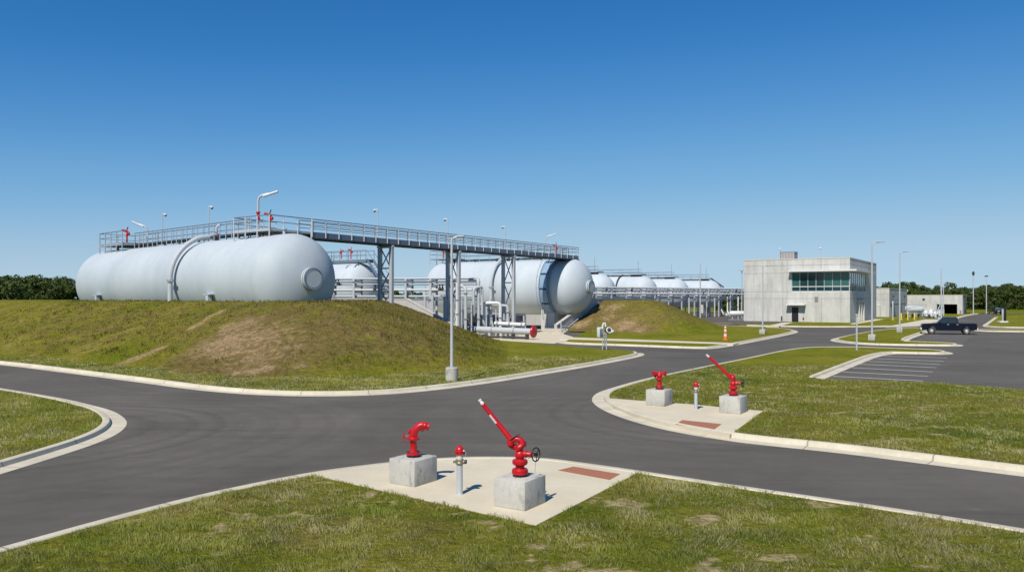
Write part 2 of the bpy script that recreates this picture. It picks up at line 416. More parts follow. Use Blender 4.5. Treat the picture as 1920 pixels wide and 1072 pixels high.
def island(key, P, kerb=True, open_from=None, gut=0.45, top=0.24, lawn='lawn', kmat='kerb', world_open=None, ch=2, hgt=0.14):
    """P: asphalt edge in world XY. open_from: (i0,i1) original vertex range whose edges carry no kerb."""
    P = [Vector((p[0], p[1])) for p in P]
    flags = [True] * len(P)
    if open_from:
        for i in range(*open_from): flags[i % len(P)] = False
    if area(P) < 0:
        P = P[::-1]; flags = flags[::-1]; flags = flags[1:] + flags[:1]
    Q = chaikin(P, ch); mul = 2 ** ch
    qf = [flags[(i // mul)] if (i % mul) < mul // 2 else flags[((i // mul))] for i in range(len(Q))]
    inner = inset(Q, gut + 0.06)
    mb = MB().sheet(inner, 0.115, -0.02)
    o = struct(lawn, mb, M['grass'])
    LAWNS[key] = inner; BLADES[key] = inset(Q, gut + top + 0.05)
    if kerb:
        prof = [(0.0, 0.0), (0.0, 0.006), (gut, 0.016), (gut + 0.04, hgt - 0.015), (gut + 0.07, hgt), (gut + top - 0.02, hgt), (gut + top, hgt - 0.02), (gut + top, 0.03)]
        rings = [inset(Q, o_) for o_, _ in prof]; n = len(Q)
        L = [0.0]
        for i in range(n): L.append(L[-1] + (Q[(i + 1) % n] - Q[i]).length)
        vs = []; run = []; fs = []; m = len(prof)
        for i in range(n + 1):
            for k in range(m):
                p = rings[k][i % n]; vs.append(Vector((p.x, p.y, prof[k][1]))); run.append(L[i])
        for i in range(n):
            if not qf[i]: continue
            for k in range(m - 1):
                fs.append((i * m + k, (i + 1) * m + k, (i + 1) * m + k + 1, i * m + k + 1))
        mb = MB().add(vs, fs, run)
        struct('kerb', mb, M[kmat], angle=40)
    return Q
gp = lambda L, z=0.0: [G(x, y, z) for x, y in L]
A_ = gp([(-300, 1105), (0, 1023), (200, 968), (365, 927), (470, 905), (569, 886), (640, 876), (740, 864), (850, 856), (950, 855), (1030, 858), (1100, 867), (1200, 881), (1400, 911), (1660, 948), (1920, 989), (2300, 1052)], 0.1) + [(16, 3.0), (-12, 3.0)]
island('A', A_, open_from=(17, 19), gut=0.12, top=0.26)
B_ = gp([(2300, 940), (1920, 893), (1740, 870), (1569, 848), (1400, 831), (1340, 822), (1290, 814), (1230, 802), (1170, 785), (1128, 768), (1109, 753), (1111, 743), (1122, 735), (1150, 726)]) + gp([(1200, 712), (1250, 701), (1330, 685), (1400, 671), (1450, 660), (1490, 654), (1530, 652), (1606, 652), (1690, 655), (1770, 658), (1793, 663), (1770, 665), (1720, 664), (1660, 663), (1600, 687), (1556, 706), (1543, 711.2), (1549, 713.2), (1580, 713.5), (1735, 718.5), (1830, 725), (1920, 733), (2300, 766)])
island('B', B_, open_from=(31, 37))
C_ = gp([(-500, 636), (0, 683), (110, 697), (250, 715), (350, 729), (430, 737), (520, 742), (620, 743), (720, 740), (800, 733), (900, 721), (1000, 705), (1100, 688), (1165, 676), (1207, 667), (1209, 663), (1195, 660), (1160, 657), (1120, 655), (1040, 648), (950, 640), (905, 637), (885, 634)]) + [(-9, 92), (-30, 118), (-110, 118)]
island('C', C_, open_from=(15, 26))
D_ = gp([(-350, 672), (0, 727), (60, 737), (120, 747), (180, 761), (215, 771), (236, 785), (239, 797), (222, 813), (180, 832), (100, 858), (0, 889), (-250, 965)]) + [(-30, 14), (-60, 40)]
island('D', D_, open_from=(12, 15))
E_ = gp([(1035, 644.5), (1180, 649), (1310, 654.5), (1350, 653), (1420, 639.5), (1500, 623.5), (1492, 619), (1470, 616.5), (1400, 613), (1350, 610.3), (1330, 607)]) + [(38, 118), (28, 128), (12, 112)] + gp([(1068, 632.5), (1060, 638)])
island('E', E_, open_from=(10, 15))
F_ = gp([(1553, 638), (1566, 633.5), (1600, 626.5), (1640, 619.5), (1690, 616.5), (1745, 616.5), (1752, 619.5), (1740, 623.5), (1692, 641), (1740, 642.5), (1796, 645), (1810, 648), (1796, 649.5), (1690, 648.5), (1620, 646.5), (1575, 642.5)])
island('F', F_)
Gs = gp([(1345, 609.2), (1490, 613.6), (1645, 613.2), (1735, 611.2), (1772, 605.5), (1816, 590.2)]) + [(130, 215), (110, 260), (20, 260), (30, 118)]
island('G', Gs, open_from=(5, 10))
H_ = gp([(1840, 611), (1850, 605), (1871, 590.2), (2400, 591.5), (2400, 620), (1920, 615.5), (1850, 613.5)])
island('H', H_, open_from=(2, 5))
H2 = gp([(1827, 618), (1920, 619.3), (2400, 624), (2400, 629), (1920, 622.7), (1827, 621.6)])
island('I', H2)
# pavements
def paving(name, poly, z, mat='pad'): return struct(name, MB().sheet(poly, z, -0.01), M[mat])
paving('concrete_pad', gp([(588, 890), (640, 879), (740, 867), (850, 859), (950, 858), (1030, 861), (1100, 870), (1200, 884), (1005, 984)], 0.125), 0.128)
paving('concrete_pad', gp([(1140, 746), (1215, 752), (1290, 757), (1431, 770), (1368, 815), (1325, 808), (1250, 793), (1190, 776), (1150, 760)], 0.125), 0.128)
paving('pavement', gp([(878, 631), (905, 636.3), (950, 639.3), (1040, 644), (1062, 640), (1075, 632)]) + [tuple(AB(82, 46.2))[:2], tuple(AB(112, 46.2))[:2], tuple(AB(116, 80))[:2], tuple(AB(66, 66))[:2]], 0.03)
paving('pavement', gp([(1062, 633), (1370, 643.5), (1380, 646), (1352, 649), (1050, 640)], 0.12)[:0] or gp([(1055, 631.5), (1300, 640), (1385, 643), (1375, 645.5), (1050, 635.5)], 0.12), 0.124)
paving('pavement', gp([(1436, 611.5), (1460, 612), (1499, 600.5), (1487, 600)], 0.12), 0.124)
paving('pavement', gp([(1660, 612.5), (1720, 611), (1775, 599), (1735, 598.5)], 0.12), 0.124)
paving('pavement', gp([(1305, 594), (1390, 594), (1390, 604), (1320, 599)], 0.05), 0.10, 'steps')
paving('pavement', gp([(1593, 606.8), (1640, 598), (1660, 598), (1600, 608)], 0.12), 0.124)
paving('tactile_paving', gp([(1075, 874), (1163, 888), (1143, 899), (1046, 881)], 0.13), 0.1325, 'tactile')
paving('tactile_paving', gp([(1279, 787), (1353, 794.5), (1340, 804), (1266, 795.5)], 0.13), 0.1325, 'tactile')
mk = MB()
def stripe(a, b, w=0.13):
    a, b = Vector((*a, 0)), Vector((*b, 0)); n = (b - a).normalized().cross(Zv) * w / 2
    mk.sheet([a + n, b + n, b - n, a - n], 0.0045)
for (x0, y0, x1, y1) in [(1656, 667, 1776, 671), (1641, 672, 1770, 677), (1627, 677, 1763, 683), (1612, 682.5, 1756, 689), (1597, 689, 1749, 697), (1580, 697, 1740, 705), (1562, 705, 1731, 714),
                         (1741, 628.5, 1822, 630), (1731, 632, 1817, 633.5), (1722, 635.7, 1812, 637.5), (1711, 640, 1806, 642)]:
    stripe(G(x0, y0), G(x1, y1))
struct('parking_lines', mk, M['marking'])

# ------------------------------------------------------------------ mounds
def seg_dist(px, py, a, b):
    abx, aby = b[0] - a[0], b[1] - a[1]
    t = np.clip(((px - a[0]) * abx + (py - a[1]) * aby) / (abx * abx + aby * aby), 0, 1)
    return np.hypot(px - a[0] - t * abx, py - a[1] - t * aby)
def inside(px, py, P):
    r = np.zeros_like(px, dtype=bool); n = len(P)
    for i in range(n):
        x0, y0 = P[i][0], P[i][1]; x1, y1 = P[(i + 1) % n][0], P[(i + 1) % n][1]
        c = ((y0 > py) != (y1 > py))
        r ^= c & (px < (x1 - x0) * (py - y0) / ((y1 - y0) if y1 != y0 else 1e-9) + x0)
    return r
def poly_h(px, py, P, run, top):
    d = np.full_like(px, 1e9)
    for i in range(len(P)): d = np.minimum(d, seg_dist(px, py, P[i], P[(i + 1) % len(P)]))
    d[inside(px, py, P)] = 0
    t = np.clip(d / run, 0, 1)
    return top * (1 - (0.68 * t + 0.32 * t * t * (3 - 2 * t)))
M1 = [(-10.6, 49.6), (-10.9, 66), (-12.8, 80.6), (-18, 112), (-75, 112), (-48, 79)]
M2 = [tuple(AB(94.5, 47))[:2], tuple(AB(91.5, 41.5))[:2], tuple(AB(91.5, 38.5))[:2], tuple(AB(99, 41))[:2], tuple(AB(99, 47))[:2]]
MT = 3.6
MASK = {}
def mound(name, P, run, x0, x1, y0, y1, keep, bare_pts, dry_pts, res=0.3):
    nx, ny = int((x1 - x0) / res) + 1, int((y1 - y0) / res) + 1
    X, Y = np.meshgrid(np.linspace(x0, x1, nx), np.linspace(y0, y1, ny))
    h = poly_h(X, Y, P, run, MT)
    sl = np.clip(h / 0.3, 0, 1) * np.clip((MT - h) / 0.3 + 0.25, 0, 1)
    z = 0.102 + h + sl * ((fbm(X * 0.5, Y * 0.5, 3) - 0.5) * 0.22 + (fbm(X * 1.6, Y * 1.6, 9, 3) - 0.45) * 0.2)
    ok = keep(X, Y) & (h > -1)
    drop = h <= 0
    z[drop] = 0.102
    bare = np.zeros_like(X); dry = np.full_like(X, 0.05) + 0.48 * np.clip((h - .12) / 1.3, 0, 1) * np.clip(sl * 2, 0, 1) * np.clip((X + 34) / 16, .55, 1)
    def blob(arr, pts):
        for (px, py, r, w) in pts:
            # point of the mound seen at that place of the photograph
            best = None
            for d in np.linspace(30, 130, 900):
                x = (px - CX) / F * d; zz = H - (py - HY) * d / F
                hh = poly_h(np.array([x]), np.array([d]), P, run, MT)[0] + 0.1
                if zz <= hh: best = (x, d); break
            if best is None: continue
            q = np.hypot(X - best[0], Y - best[1]) / r
            arr[:] = np.maximum(arr, w * np.exp(-q * q))
    blob(bare, bare_pts); blob(dry, dry_pts)
    MASK[name + str(len(MASK))] = (x0, y0, res, bare, dry)
    idx = -np.ones(X.shape, dtype=int); 
    fm = (h > 0)
    # keep cells with any raised corner
    cell = (fm[:-1, :-1] | fm[1:, :-1] | fm[:-1, 1:] | fm[1:, 1:]) & (ok[:-1, :-1] & ok[1:, :-1] & ok[:-1, 1:] & ok[1:, 1:])
    used = np.zeros_like(fm); 
    for a, b in ((0, 0), (1, 0), (0, 1), (1, 1)): used[a:a + cell.shape[0], b:b + cell.shape[1]] |= cell
    idx[used] = np.arange(used.sum())
    cy, cx = np.nonzero(cell)
    faces = np.stack([idx[cy, cx], idx[cy, cx + 1], idx[cy + 1, cx + 1], idx[cy + 1, cx]], 1)
    co = np.stack([X[used], Y[used], z[used]], 1)
    me = bpy.data.meshes.new(name); me.from_pydata(co.tolist(), [], faces.tolist())
    for nm, ar in (('bare', bare), ('dry', dry)):
        a = me.attributes.new(nm, 'FLOAT', 'POINT'); a.data.foreach_set('value', ar[used].astype(np.float32))
    me.materials.append(M['mound_grass']); me.shade_smooth()
    o = bpy.data.objects.new(name, me); COL.objects.link(o); o['kind'] = 'structure'
    return o
def a_of(X, Y): return X * V.x + Y * V.y
def b_of(X, Y): return X * U.x + Y * U.y
line = [(410, 585, 0.7, 0.75), (398, 592, 0.55, 0.95), (385, 600, 0.5, 0.9), (372, 609, 0.5, 0.9), (360, 615, 0.5, 0.85), (300, 652, 0.6, 0.8), (275, 663, 0.8, 0.9), (255, 672, 0.9, 0.95), (235, 680, 0.8, 0.9), (215, 690, 0.6, 0.7), (60, 666, 0.5, 0.7),
        (290, 692, 0.7, 0.7), (330, 694, 0.6, 0.7), (440, 700, 1.0, 0.75), (470, 695, 0.9, 0.75), (500, 690, 0.8, 0.7), (560, 688, 0.8, 0.6), (460, 625, 1.6, 0.55), (440, 645, 1.8, 0.6), (420, 665, 1.6, 0.55), (500, 660, 1.6, 0.45), (480, 608, 1.2, 0.5), (425, 610, .8, .6), (430, 640, 3.2, .72), (475, 640, 3.2, .66), (450, 612, 2.6, .66), (485, 668, 2.8, .6), (540, 645, 3.0, .5), (400, 655, 2.4, .6), (520, 610, 2.2, .5), (580, 640, 2.4, .38), (150, 590, 2, .4), (40, 600, 2.0, .42), (90, 575, 1.6, .45), (700, 650, 2, .33), (760, 640, 1.5, .35)]
dryp = [(470, 615, 4.2, 1.0), (440, 655, 4.2, 1.1), (500, 668, 4.0, 1.0), (560, 650, 4.0, 0.85), (600, 610, 4, .8), (640, 630, 4.0, 0.75), (720, 630, 4.0, 0.7), (780, 630, 3.5, 0.6), (200, 610, 6, 0.55), (120, 600, 6, 0.5), (300, 600, 5, 0.5), (350, 630, 3, .45), (560, 600, 3, .5), (90, 640, 5, .35)]
mound('grass_mound', M1, 10.5, -90, 1.0, 36, 116, lambda X, Y: a_of(X, Y) < np.where(b_of(X, Y) < 78, 62.4, 200), line, dryp)
dry2 = [(1120, 590, 3.5, 1.0), (1090, 615, 3, 0.9), (1160, 600, 3, 0.95), (1195, 615, 3.5, 0.8), (1130, 570, 2.5, 0.9), (1260, 600, 6, .35)]
bare2 = [(1110, 582, 2.2, 0.75), (1088, 608, 2.0, 0.8), (1172, 610, 2.6, 0.72), (1150, 575, 2.0, .72), (1140, 595, 2.0, .6), (1195, 618, 2.2, .6), (1120, 600, 1.6, .5)]
mound('grass_mound', M2, 9.5, -2, 60, 74, 150, lambda X, Y: b_of(X, Y) < 45.75, bare2, dry2)

# ------------------------------------------------------------------ retaining walls
def wall(label, pts, thick, base):
    t = thing('retaining_wall', label, 'wall', (base.x, base.y, 0))
    MB().prism(pts, thick).build('wall_panel', M['wall'], t)
    return t, pts, thick
def capline(t, pts, thick, idx, w=0.1):
    mb = MB(); n = thick.normalized(); c = thick / 2
    for i in idx:
        mb.bar(Vector(pts[i]) + c + Zv * 0.05, Vector(pts[i + 1]) + c + Zv * 0.05, thick.length + w, 0.09)
    mb.build('coping', M['coping'], t)
wp = [AB(62.5, b) + Zv * z for b, z in ((78, -0.1), (78, 3.85), (52.5, 3.85), (46.0, 1.0), (46.0, -0.1))]
t, p, k = wall('grey concrete retaining wall sloping down behind the large front mound', wp, V * 0.35, AB(62.5, 60)); capline(t, p, k, (1, 2))
wp = [AB(a, 45.7) + Zv * z for a, z in ((106, -0.1), (106, 3.85), (91, 3.85), (81.5, 0.75), (81.5, -0.1))]
t, p, k = wall('concrete retaining wall stepping down at the left edge of the second mound', wp, U * 0.35, AB(91, 46)); capline(t, p, k, (1, 2))
wp = [W(790, 118, 555) , W(790, 118, 592), W(836, 121, 613), W(836, 121, 611), W(822, 120, 590), W(800, 118.5, 560)]
wp = [Vector((-14.5, 118, z)) for z in (-0.1, 3.9)] + [Vector((-12.4, 118.2, 3.9)), Vector((-8.0, 118.8, 0.6)), Vector((-8.0, 118.8, -0.1))]
t, p, k = wall('pale concrete wing wall behind the pipe rack beside the second tank', wp, Vector((0.04, 0.4, 0)), Vector((-11, 118, 0)))
wp = [Vector((x, 113.5 + .2 * x * 0, z)) for x, z in ((-7.5, -.1), (-7.5, 2.0), (9.5, 2.0), (9.5, -.1))]
t, p, k = wall('low pale wall in the shade behind the blue stair tank', wp, Vector((0, .3, 0)), Vector((1, 113.5, 0)))
struct('bounce_dimming_sheet', MB().sheet([tuple(AB(a, b))[:2] for a, b in ((86, 46.3), (106, 46.3), (108, 36), (150, 26), (205, 34), (205, 110), (86, 85))], 0.128, -.02), M['bounce_dark'])  # added dark sheet, keeps the tank undersides dark by dimming the bounce
# steps beside the second wall
st = thing('concrete_steps', 'low concrete steps below the second tank beside the sloping wall', 'steps', (*G(1030, 627), 0))
mb = MB(); s0 = Vector((*G(1030, 626), 0))
for k in range(3): mb.box(s0 + V * (0.45 * k + 0.8) + Zv * (0.09 + 0.17 * k + 0.03), (3.0, 0.5 + 0.0, 0.18 + 0.0), (U, V, Zv))
mb.build('step', M['steps'], st)
mb = MB(); q = s0 - U * 1.2 + V * 0.5
mb.tube([q, q + Zv * 1.5], 0.06); mb.tube([q + Zv * 0.9, q + V * 1.3 + Zv * 0.75 - U * .2, q + V * 3.2 + Zv * 1.6 - U * .4], 0.05)
mb.build('handrail', M['steel_light'], st)

# ------------------------------------------------------------------ railings / decks
def rail_posts(root, pts, h=1.0, sp=1.0, w=0.07, mat='steel', bars=(1.0, 0.52), post_parts=True, down=0.25):
    hb = MB()
    for f in bars: hb.tube([Vector(p) + Zv * h * f for p in pts], 0.042 if f == 1.0 else 0.032, 6)
    hb.build('handrail', M['girder'], root)  # bluish shade on the rails is put into their colour
    allp = []
    for i in range(len(pts) - 1):
        a, b = Vector(pts[i]), Vector(pts[i + 1]); n = max(1, round((b - a).length / sp))
        for k in range(n + (1 if i == len(pts) - 2 else 0)): allp.append(a.lerp(b, k / n))
    if post_parts:
        pr = None; O = Vector(root['_o'])
        for q in allp:
            if pr is None:
                pr = MB().bar(q - Zv * down, q + Zv * h, w, w).build('railing_post', M[mat], root); q0 = q
            else:
                c = pr.copy(); COL.objects.link(c); c.parent = root; c.location = q - q0
    else:
        mb = MB()
        for q in allp: mb.bar(q - Zv * down, q + Zv * h, w, w)
        mb.build('railing_posts', M[mat], root)

# ------------------------------------------------------------------ tanks
def tank(label, E, ax, L, r, zc, hd=0.68, manhole=True, detail=1, pipe=None, stair=None, saddles=(), brackets=()):
    A = Vector((ax[0], ax[1], 0)).normalized(); N = Vector((-A.y, A.x, 0))
    if N.y > 0: N = -N
    E3 = Vector((E[0], E[1], 0)); C = E3 + Zv * zc
    t = thing('storage_tank', label, 'tank', E3, 'pale grey horizontal storage tanks')
    hd *= r; prof = []
    for k in range(17):
        a = PI / 2 * k / 16; prof.append((r * math.sin(a), -hd * math.cos(a)))
    nseg = int(L / 0.5)
    prof += [(r, L * k / nseg) for k in range(1, nseg)]
    for k in range(17):
        a = PI / 2 * k / 16; prof.append((r * math.cos(a), L + hd * math.sin(a)))
    MB().lathe(prof, C, A, 72 if detail else 40, run=True).build('shell', M['tank' if r < 3.4 else 'tank_white'], t)
    P = lambda s, th, R: C + A * s + (N * math.cos(th) + Zv * math.sin(th)) * R
    if manhole:
        o = C - A * (hd - 0.12)
        mf = MB().lathe([(0.62, 0), (0.62, 0.10), (0.82, 0.10), (0.82, 0.26), (0.0, 0.26)], o, -A, 36).build('manhole', M['tank'], t)
        mc = MB().lathe([(0.66, 0.25), (0.66, 0.34), (0.82, 0.34), (0.82, 0.46), (0.66, 0.46), (0.64, 0.48), (0.0, 0.48)], o, -A, 36).build('manhole_cover', M['tank'], mf)
        mb = MB(); x, y = frame(A)
        for k in range(28):
            an = 2 * PI * k / 28; mb.lathe([(0.055, 0.10), (0.055, 0.52), (0, 0.52)], o + (x * math.cos(an) + y * math.sin(an)) * 0.74, -A, 6)
        mb.build('bolt_circle', M['girder'], mc)
        q = C - A * (hd * 0.72) + Zv * (r * 0.46) - N * 0.2
        MB().tube([q + A * .3, q - A * 0.28, q - A * 0.30 - Zv * 0.35], 0.09, 10).build('nozzle', M['dark'], t)
    if pipe is not None:
        R = r + 0.45; th = [math.radians(x) for x in range(0, 93, 6)]
        pts = [P(pipe, 0, R) - Zv * z for z in (zc - 0.1, 2.2, 1.0)] + [P(pipe, a, R if a < 1.2 else R - (a - 1.2) * 0.5) for a in th]
        vp = MB().tube(pts, 0.19, 14).build('vent_pipe', M['pipe'], t)
        mb = MB(); q = P(pipe, 0, R); mb.tube([q - Zv * .1, q + Zv * .1], 0.27, 14)
        mb.bar(q - A * 0.5 , q + A * 0.35, 0.12, 0.14); mb.bar(q, q - N * 0.6, 0.1, 0.1)
        mb.build('pipe_clamp', M['steel'], vp)
        q = P(pipe, PI / 2, r)
        mb = MB(); mb.lathe([(0.2, -0.15), (0.2, 0.5), (0.34, 0.5), (0.34, 0.62), (0, 0.62)], q - N * 0.05, Zv, 14); mb.tube([q - N * .1 + Zv * .6, q - N * .1 + Zv * 1.1, q - N * .45 + Zv * 1.45], 0.11, 8)
        mb.build('relief_valve', M['steel_light'], vp)
    if stair is not None:
        s0, s1 = stair
        th = [math.radians(x) for x in range(-58, 91, 4)]
        for s_ in (s0, s1):
            mb = MB()
            for i in range(len(th) - 1):
                a, b = th[i], th[i + 1]
                vs = [P(s_ + d, an, rr) for an in (a, b) for d in (-0.05, 0.05) for rr in (r + 0.08, r + 0.34)]
                mb.add(vs, [(0, 1, 3, 2), (4, 6, 7, 5), (0, 4, 5, 1), (2, 3, 7, 6), (0, 2, 6, 4), (1, 5, 7, 3)])
            sg = mb.build('stair_stringer', M['stair'], t)
        mb = MB()
        for i in range(len(th) - 1):
            for f in (0.0, 0.5):
                a = th[i] * (1 - f) + th[i + 1] * f
                mb.bar(P(s0, a, r + 0.2), P(s1, a, r + 0.2), 0.24, 0.03)
        mb.build('stair_treads', M['stair'], sg)
        mb = MB()
        for i in range(len(th) - 1):
            if i % 7 == 6: continue
            a, b = th[i] + .004, th[i + 1] - .004
            vs = [P(s_, an, rr) for an in (a, b) for s_ in (s0 + .12, s1 - .12) for rr in (r + .345, r + .365)]
            mb.add(vs, [(0, 1, 3, 2), (4, 6, 7, 5), (0, 4, 5, 1), (2, 3, 7, 6), (0, 2, 6, 4), (1, 5, 7, 3)])
        mb.build('stair_panel', M['stair_panel'], sg)
        mb = MB()
        for s_ in (s0 - .08, s1 + .08): mb.tube([P(s_, a, r + 0.8) for a in th[4:]], 0.028, 6)
        for a in th[4::5]:
            for s_ in (s0 - .08, s1 + .08): mb.tube([P(s_, a, r + .5), P(s_, a, r + .8)], 0.022, 5)
        mb.build('stair_handrail', M['stair'], sg)
    for s_ in saddles:
        c = E3 + A * s_
        poly = [c - N * (r * 0.62) - Zv * 0.1, c + N * (r * 0.62) - Zv * 0.1] + [c + N * (x * r) + Zv * (zc - math.sqrt(max(0, (r * r) * 1.0 - (x * r) ** 2)) + 0.02) for x in (0.62, 0.45, 0.2, 0, -0.2, -0.45, -0.62)]
        MB().prism(poly, A * 0.9).build('saddle', M['wall'], t)
    for s_ in brackets:
        q = P(s_, math.radians(-27), r)
        mb = MB(); mb.box(q + N * 0.35 - Zv * 0.55, (0.34, 0.34, 1.9), (A, N, Zv)); mb.box(q + N * 0.3 + Zv * 0.42, (1.1, 0.5, 0.06), (A, N, Zv))
        mb.build('support_bracket', M['tank'], t)
    # small nozzles on the crown
    for s_ in np.linspace(1.0, L - 1.5, max(4, int(L / 3.2))):
        mb = MB(); h = 0.25 + 0.3 * random.random()
        mb.lathe([(0.11, -0.1), (0.11, h), (0.2, h), (0.2, h + 0.08), (0, h + .08)], P(s_, PI / 2 + 0.1 * (random.random() - .5), r), Zv, 10)
        mb.build('crown_nozzle', M['steel_light'], t)
    return t, A, N, C
T1E, T1A, R1 = (-16.15, 59.0), (-0.743, 0.669), 3.36
T1, A1, N1, C1 = tank('largest pale grey horizontal tank standing above the front grass mound', T1E, T1A, 32.6, R1, 5.36, pipe=11.6, brackets=(6.2, 27.5))
T2E, T2A = (7.35, 97.6), (-0.83, 0.55)
T2, A2, N2, C2 = tank('big tank with a blue curved stair, behind the footbridge trestles', T2E, T2A, 19.6, 3.42, 5.30, pipe=9.4, stair=(1.25, 2.5), saddles=(1.3, 2.25, 8.5, 15.5))
T3, A3, N3, C3 = tank('smaller tank end showing right of the largest tank, behind pipe rack', (-20.9, 109.5), (-0.83, 0.55), 20, 3.42, 5.30, manhole=False, stair=(4.2, 5.4), saddles=(1, 17))
far_specs = [((17.0, 156), 16, 'half hidden dome ended tank just right of the blue stair tank', 5.25),
             ((27.9, 171), 17, 'far tank with black band, second in the row over the right pipe rack', 5.2),
             ((37.6, 184), 16, 'far dome ended tank, third in the row over the right pipe rack', 5.0),
             ((50.0, 202), 19, 'farthest tank with ladder rail on its end, nearest the concrete building', 5.0)]
FAR = []
for (E, L, lab, zc) in far_specs:
    FAR.append(tank(lab, E, (-0.83, 0.55), L, 3.42, zc, hd=.92, detail=0, manhole=False, saddles=(1.0, L * .45, L - 2)))
q = FAR[1]; mb = MB()
pt = [q[3] + q[1] * 4.6 + (q[2] * math.cos(a) + Zv * math.sin(a)) * 3.6 for a in [math.radians(x) for x in range(-30, 95, 8)]]
mb.tube(pt, 0.16, 8).build('vent_pipe', M['dark'], q[0])
q = FAR[3]; mb = MB()
mb.bar(q[3] - q[1] * 0.2 + Zv * 3.9, q[3] - q[1] * 3.6 + Zv * 1.6 + q[2] * .2, 0.18, 0.3); mb.build('end_ladder', M['dark'], q[0])

# ------------------------------------------------------------------ walkway on tank 1, bridge, trestles
BV = Vector((25.9, 39.0, 0)).normalized(); BU = Vector((-BV.y, BV.x, 0))
ZD = 9.12
K0 = Vector((-17.9, 59.0, ZD)); UP = Vector((-0.81, 0.585, 0)).normalized()
def deck(root, poly, name='deck', mat='girder', th=0.28):
    MB().prism([Vector(p) - Zv * th for p in poly], Zv * th).build(name, M[mat], root)
wk = thing('tank_walkway', 'railed steel walkway with end platforms along the top of the largest tank', 'walkway', (T1E[0], T1E[1], 0))
K1 = K0 + UP * 4.3; K2 = K1 + BV * 4.1; K3 = K0 + BV * 4.1
deck(wk, [K0, K1, K2, K3], 'platform', 'steel_light', 0.16)
a0 = C1 + A1 * 5.0; a1 = C1 + A1 * 26.0
z9 = lambda v, z=ZD - 0.02: Vector((v.x, v.y, z))
deck(wk, [z9(a0 + N1 * .55), z9(a1 + N1 * .55), z9(a1 - N1 * .55), z9(a0 - N1 * .55)], 'deck', 'dark', 0.14)
f0 = C1 + A1 * 26.0; f1 = C1 + A1 * 31.3
deck(wk, [z9(f0 + N1 * 1.7, ZD + .1), z9(f1 + N1 * 1.7, ZD + .1), z9(f1 - N1 * 1.7, ZD + .1), z9(f0 - N1 * 1.7, ZD + .1)], 'platform', 'steel', 0.25)
rail_posts(wk, [K2, K1, K0, K3 - BV * 0.05], 1.0, 1.4, 0.08, 'steel_light', down=0.75)
rail_posts(wk, [z9(a0 + N1 * .55), z9(a1 + N1 * .55)], 1.0, 0.95, 0.06, 'steel', bars=(1.0,), down=0.45)
rail_posts(wk, [z9(a0 - N1 * .55), z9(a1 - N1 * .55)], 1.0, 1.9, 0.05, 'steel', bars=(1.0, 0.5), down=0.3)
rail_posts(wk, [z9(f0 + N1 * 1.7, ZD + .1), z9(f1 + N1 * 1.7, ZD + .1), z9(f1 - N1 * 1.7, ZD + .1), z9(f0 - N1 * 1.7, ZD + .1)], 1.05, 1.4, 0.08, 'steel', down=0.9)

br = thing('footbridge', 'long railed steel footbridge running from the largest tank to the second tank', 'footbridge', (*K3.xy, 0))
blen = 43.0; w = 1.35
e0 = K3; e1 = K3 + BV * blen
deck(br, [e0, e1, e1 + BU * w, e0 + BU * w], 'deck', 'steel', 0.06)
mb = MB()
for off in (0.0, w): mb.box((e0 + e1) / 2 + BU * off - Zv * 0.22, (0.1, blen, 0.46), (BU, BV, Zv))
mb.build('girder', M['girder'], br)
mb = MB()
for off in (0.0, w): mb.box((e0 + e1) / 2 + BU * (off - (0.03 if off == 0 else -0.03)) - Zv * 0.49, (0.26, blen, 0.08), (BU, BV, Zv))
for k in range(22): mb.bar(e0 + BV * (k * 2 + 0.5) - Zv * .3, e0 + BV * (k * 2 + .5) + BU * w - Zv * .3, 0.1, 0.14)
mb.build('crossbeams', M['dark'], br)
rail_posts(br, [e0 - BU * .05, e1 - BU * .05], 1.0, 1.42, 0.085, 'steel_light', bars=(1.0, 0.72, 0.42), down=0.4)
rail_posts(br, [e0 + BU * (w + .05), e1 + BU * (w + .05)], 1.0, 1.42, 0.07, 'girder', bars=(1.0, 0.72, 0.42), down=0.4)
# second tank: platform at the far end of the bridge and walkway
wk2 = thing('tank_walkway', 'railed steel walkway on the crown of the blue stair tank', 'walkway', (T2E[0], T2E[1], 0))
a0 = C2 - A2 * 0.2; a1 = C2 + A2 * 18.4; z2 = lambda v: Vector((v.x, v.y, 9.0))
deck(wk2, [z2(a0 + N2 * .6), z2(a1 + N2 * .6), z2(a1 - N2 * .6), z2(a0 - N2 * .6)], 'deck', 'dark', 0.16)
rail_posts(wk2, [z2(a0 + N2 * .6) + A2 * 4, z2(a1 + N2 * .6)], 1.0, 1.6, 0.05, 'steel', down=0.35)
rail_posts(wk2, [z2(a1 - N2 * .6), z2(a0 - N2 * .6)], 1.0, 1.9, 0.05, 'steel', down=0.35)
f0, f1 = C2 + A2 * 17.4, C2 + A2 * 21.2
z2b = lambda v: Vector((v.x, v.y, 9.25))
rail_posts(wk2, [z2b(f0 + N2 * 1.4), z2b(f1 + N2 * 1.4), z2b(f1 - N2 * 1.4), z2b(f0 - N2 * 1.4)], 1.05, 1.3, 0.06, 'steel', down=0.8)
deck(wk2, [z2b(p) for p in (f0 + N2 * 1.4, f1 + N2 * 1.4, f1 - N2 * 1.4, f0 - N2 * 1.4)], 'platform', 'steel', 0.15)
wk3 = thing('tank_walkway', 'railed walkway with sloping end stair on the tank behind the largest tank', 'walkway', (-20.9, 109.5, 0))
a0 = C3 - A3 * 2.0; a1 = C3 + A3 * 16; z3 = lambda v: Vector((v.x, v.y, 9.15))
deck(wk3, [z3(a0 + N3 * .8), z3(a1 + N3 * .8), z3(a1 - N3 * .8), z3(a0 - N3 * .8)], 'deck', 'girder', 0.4)
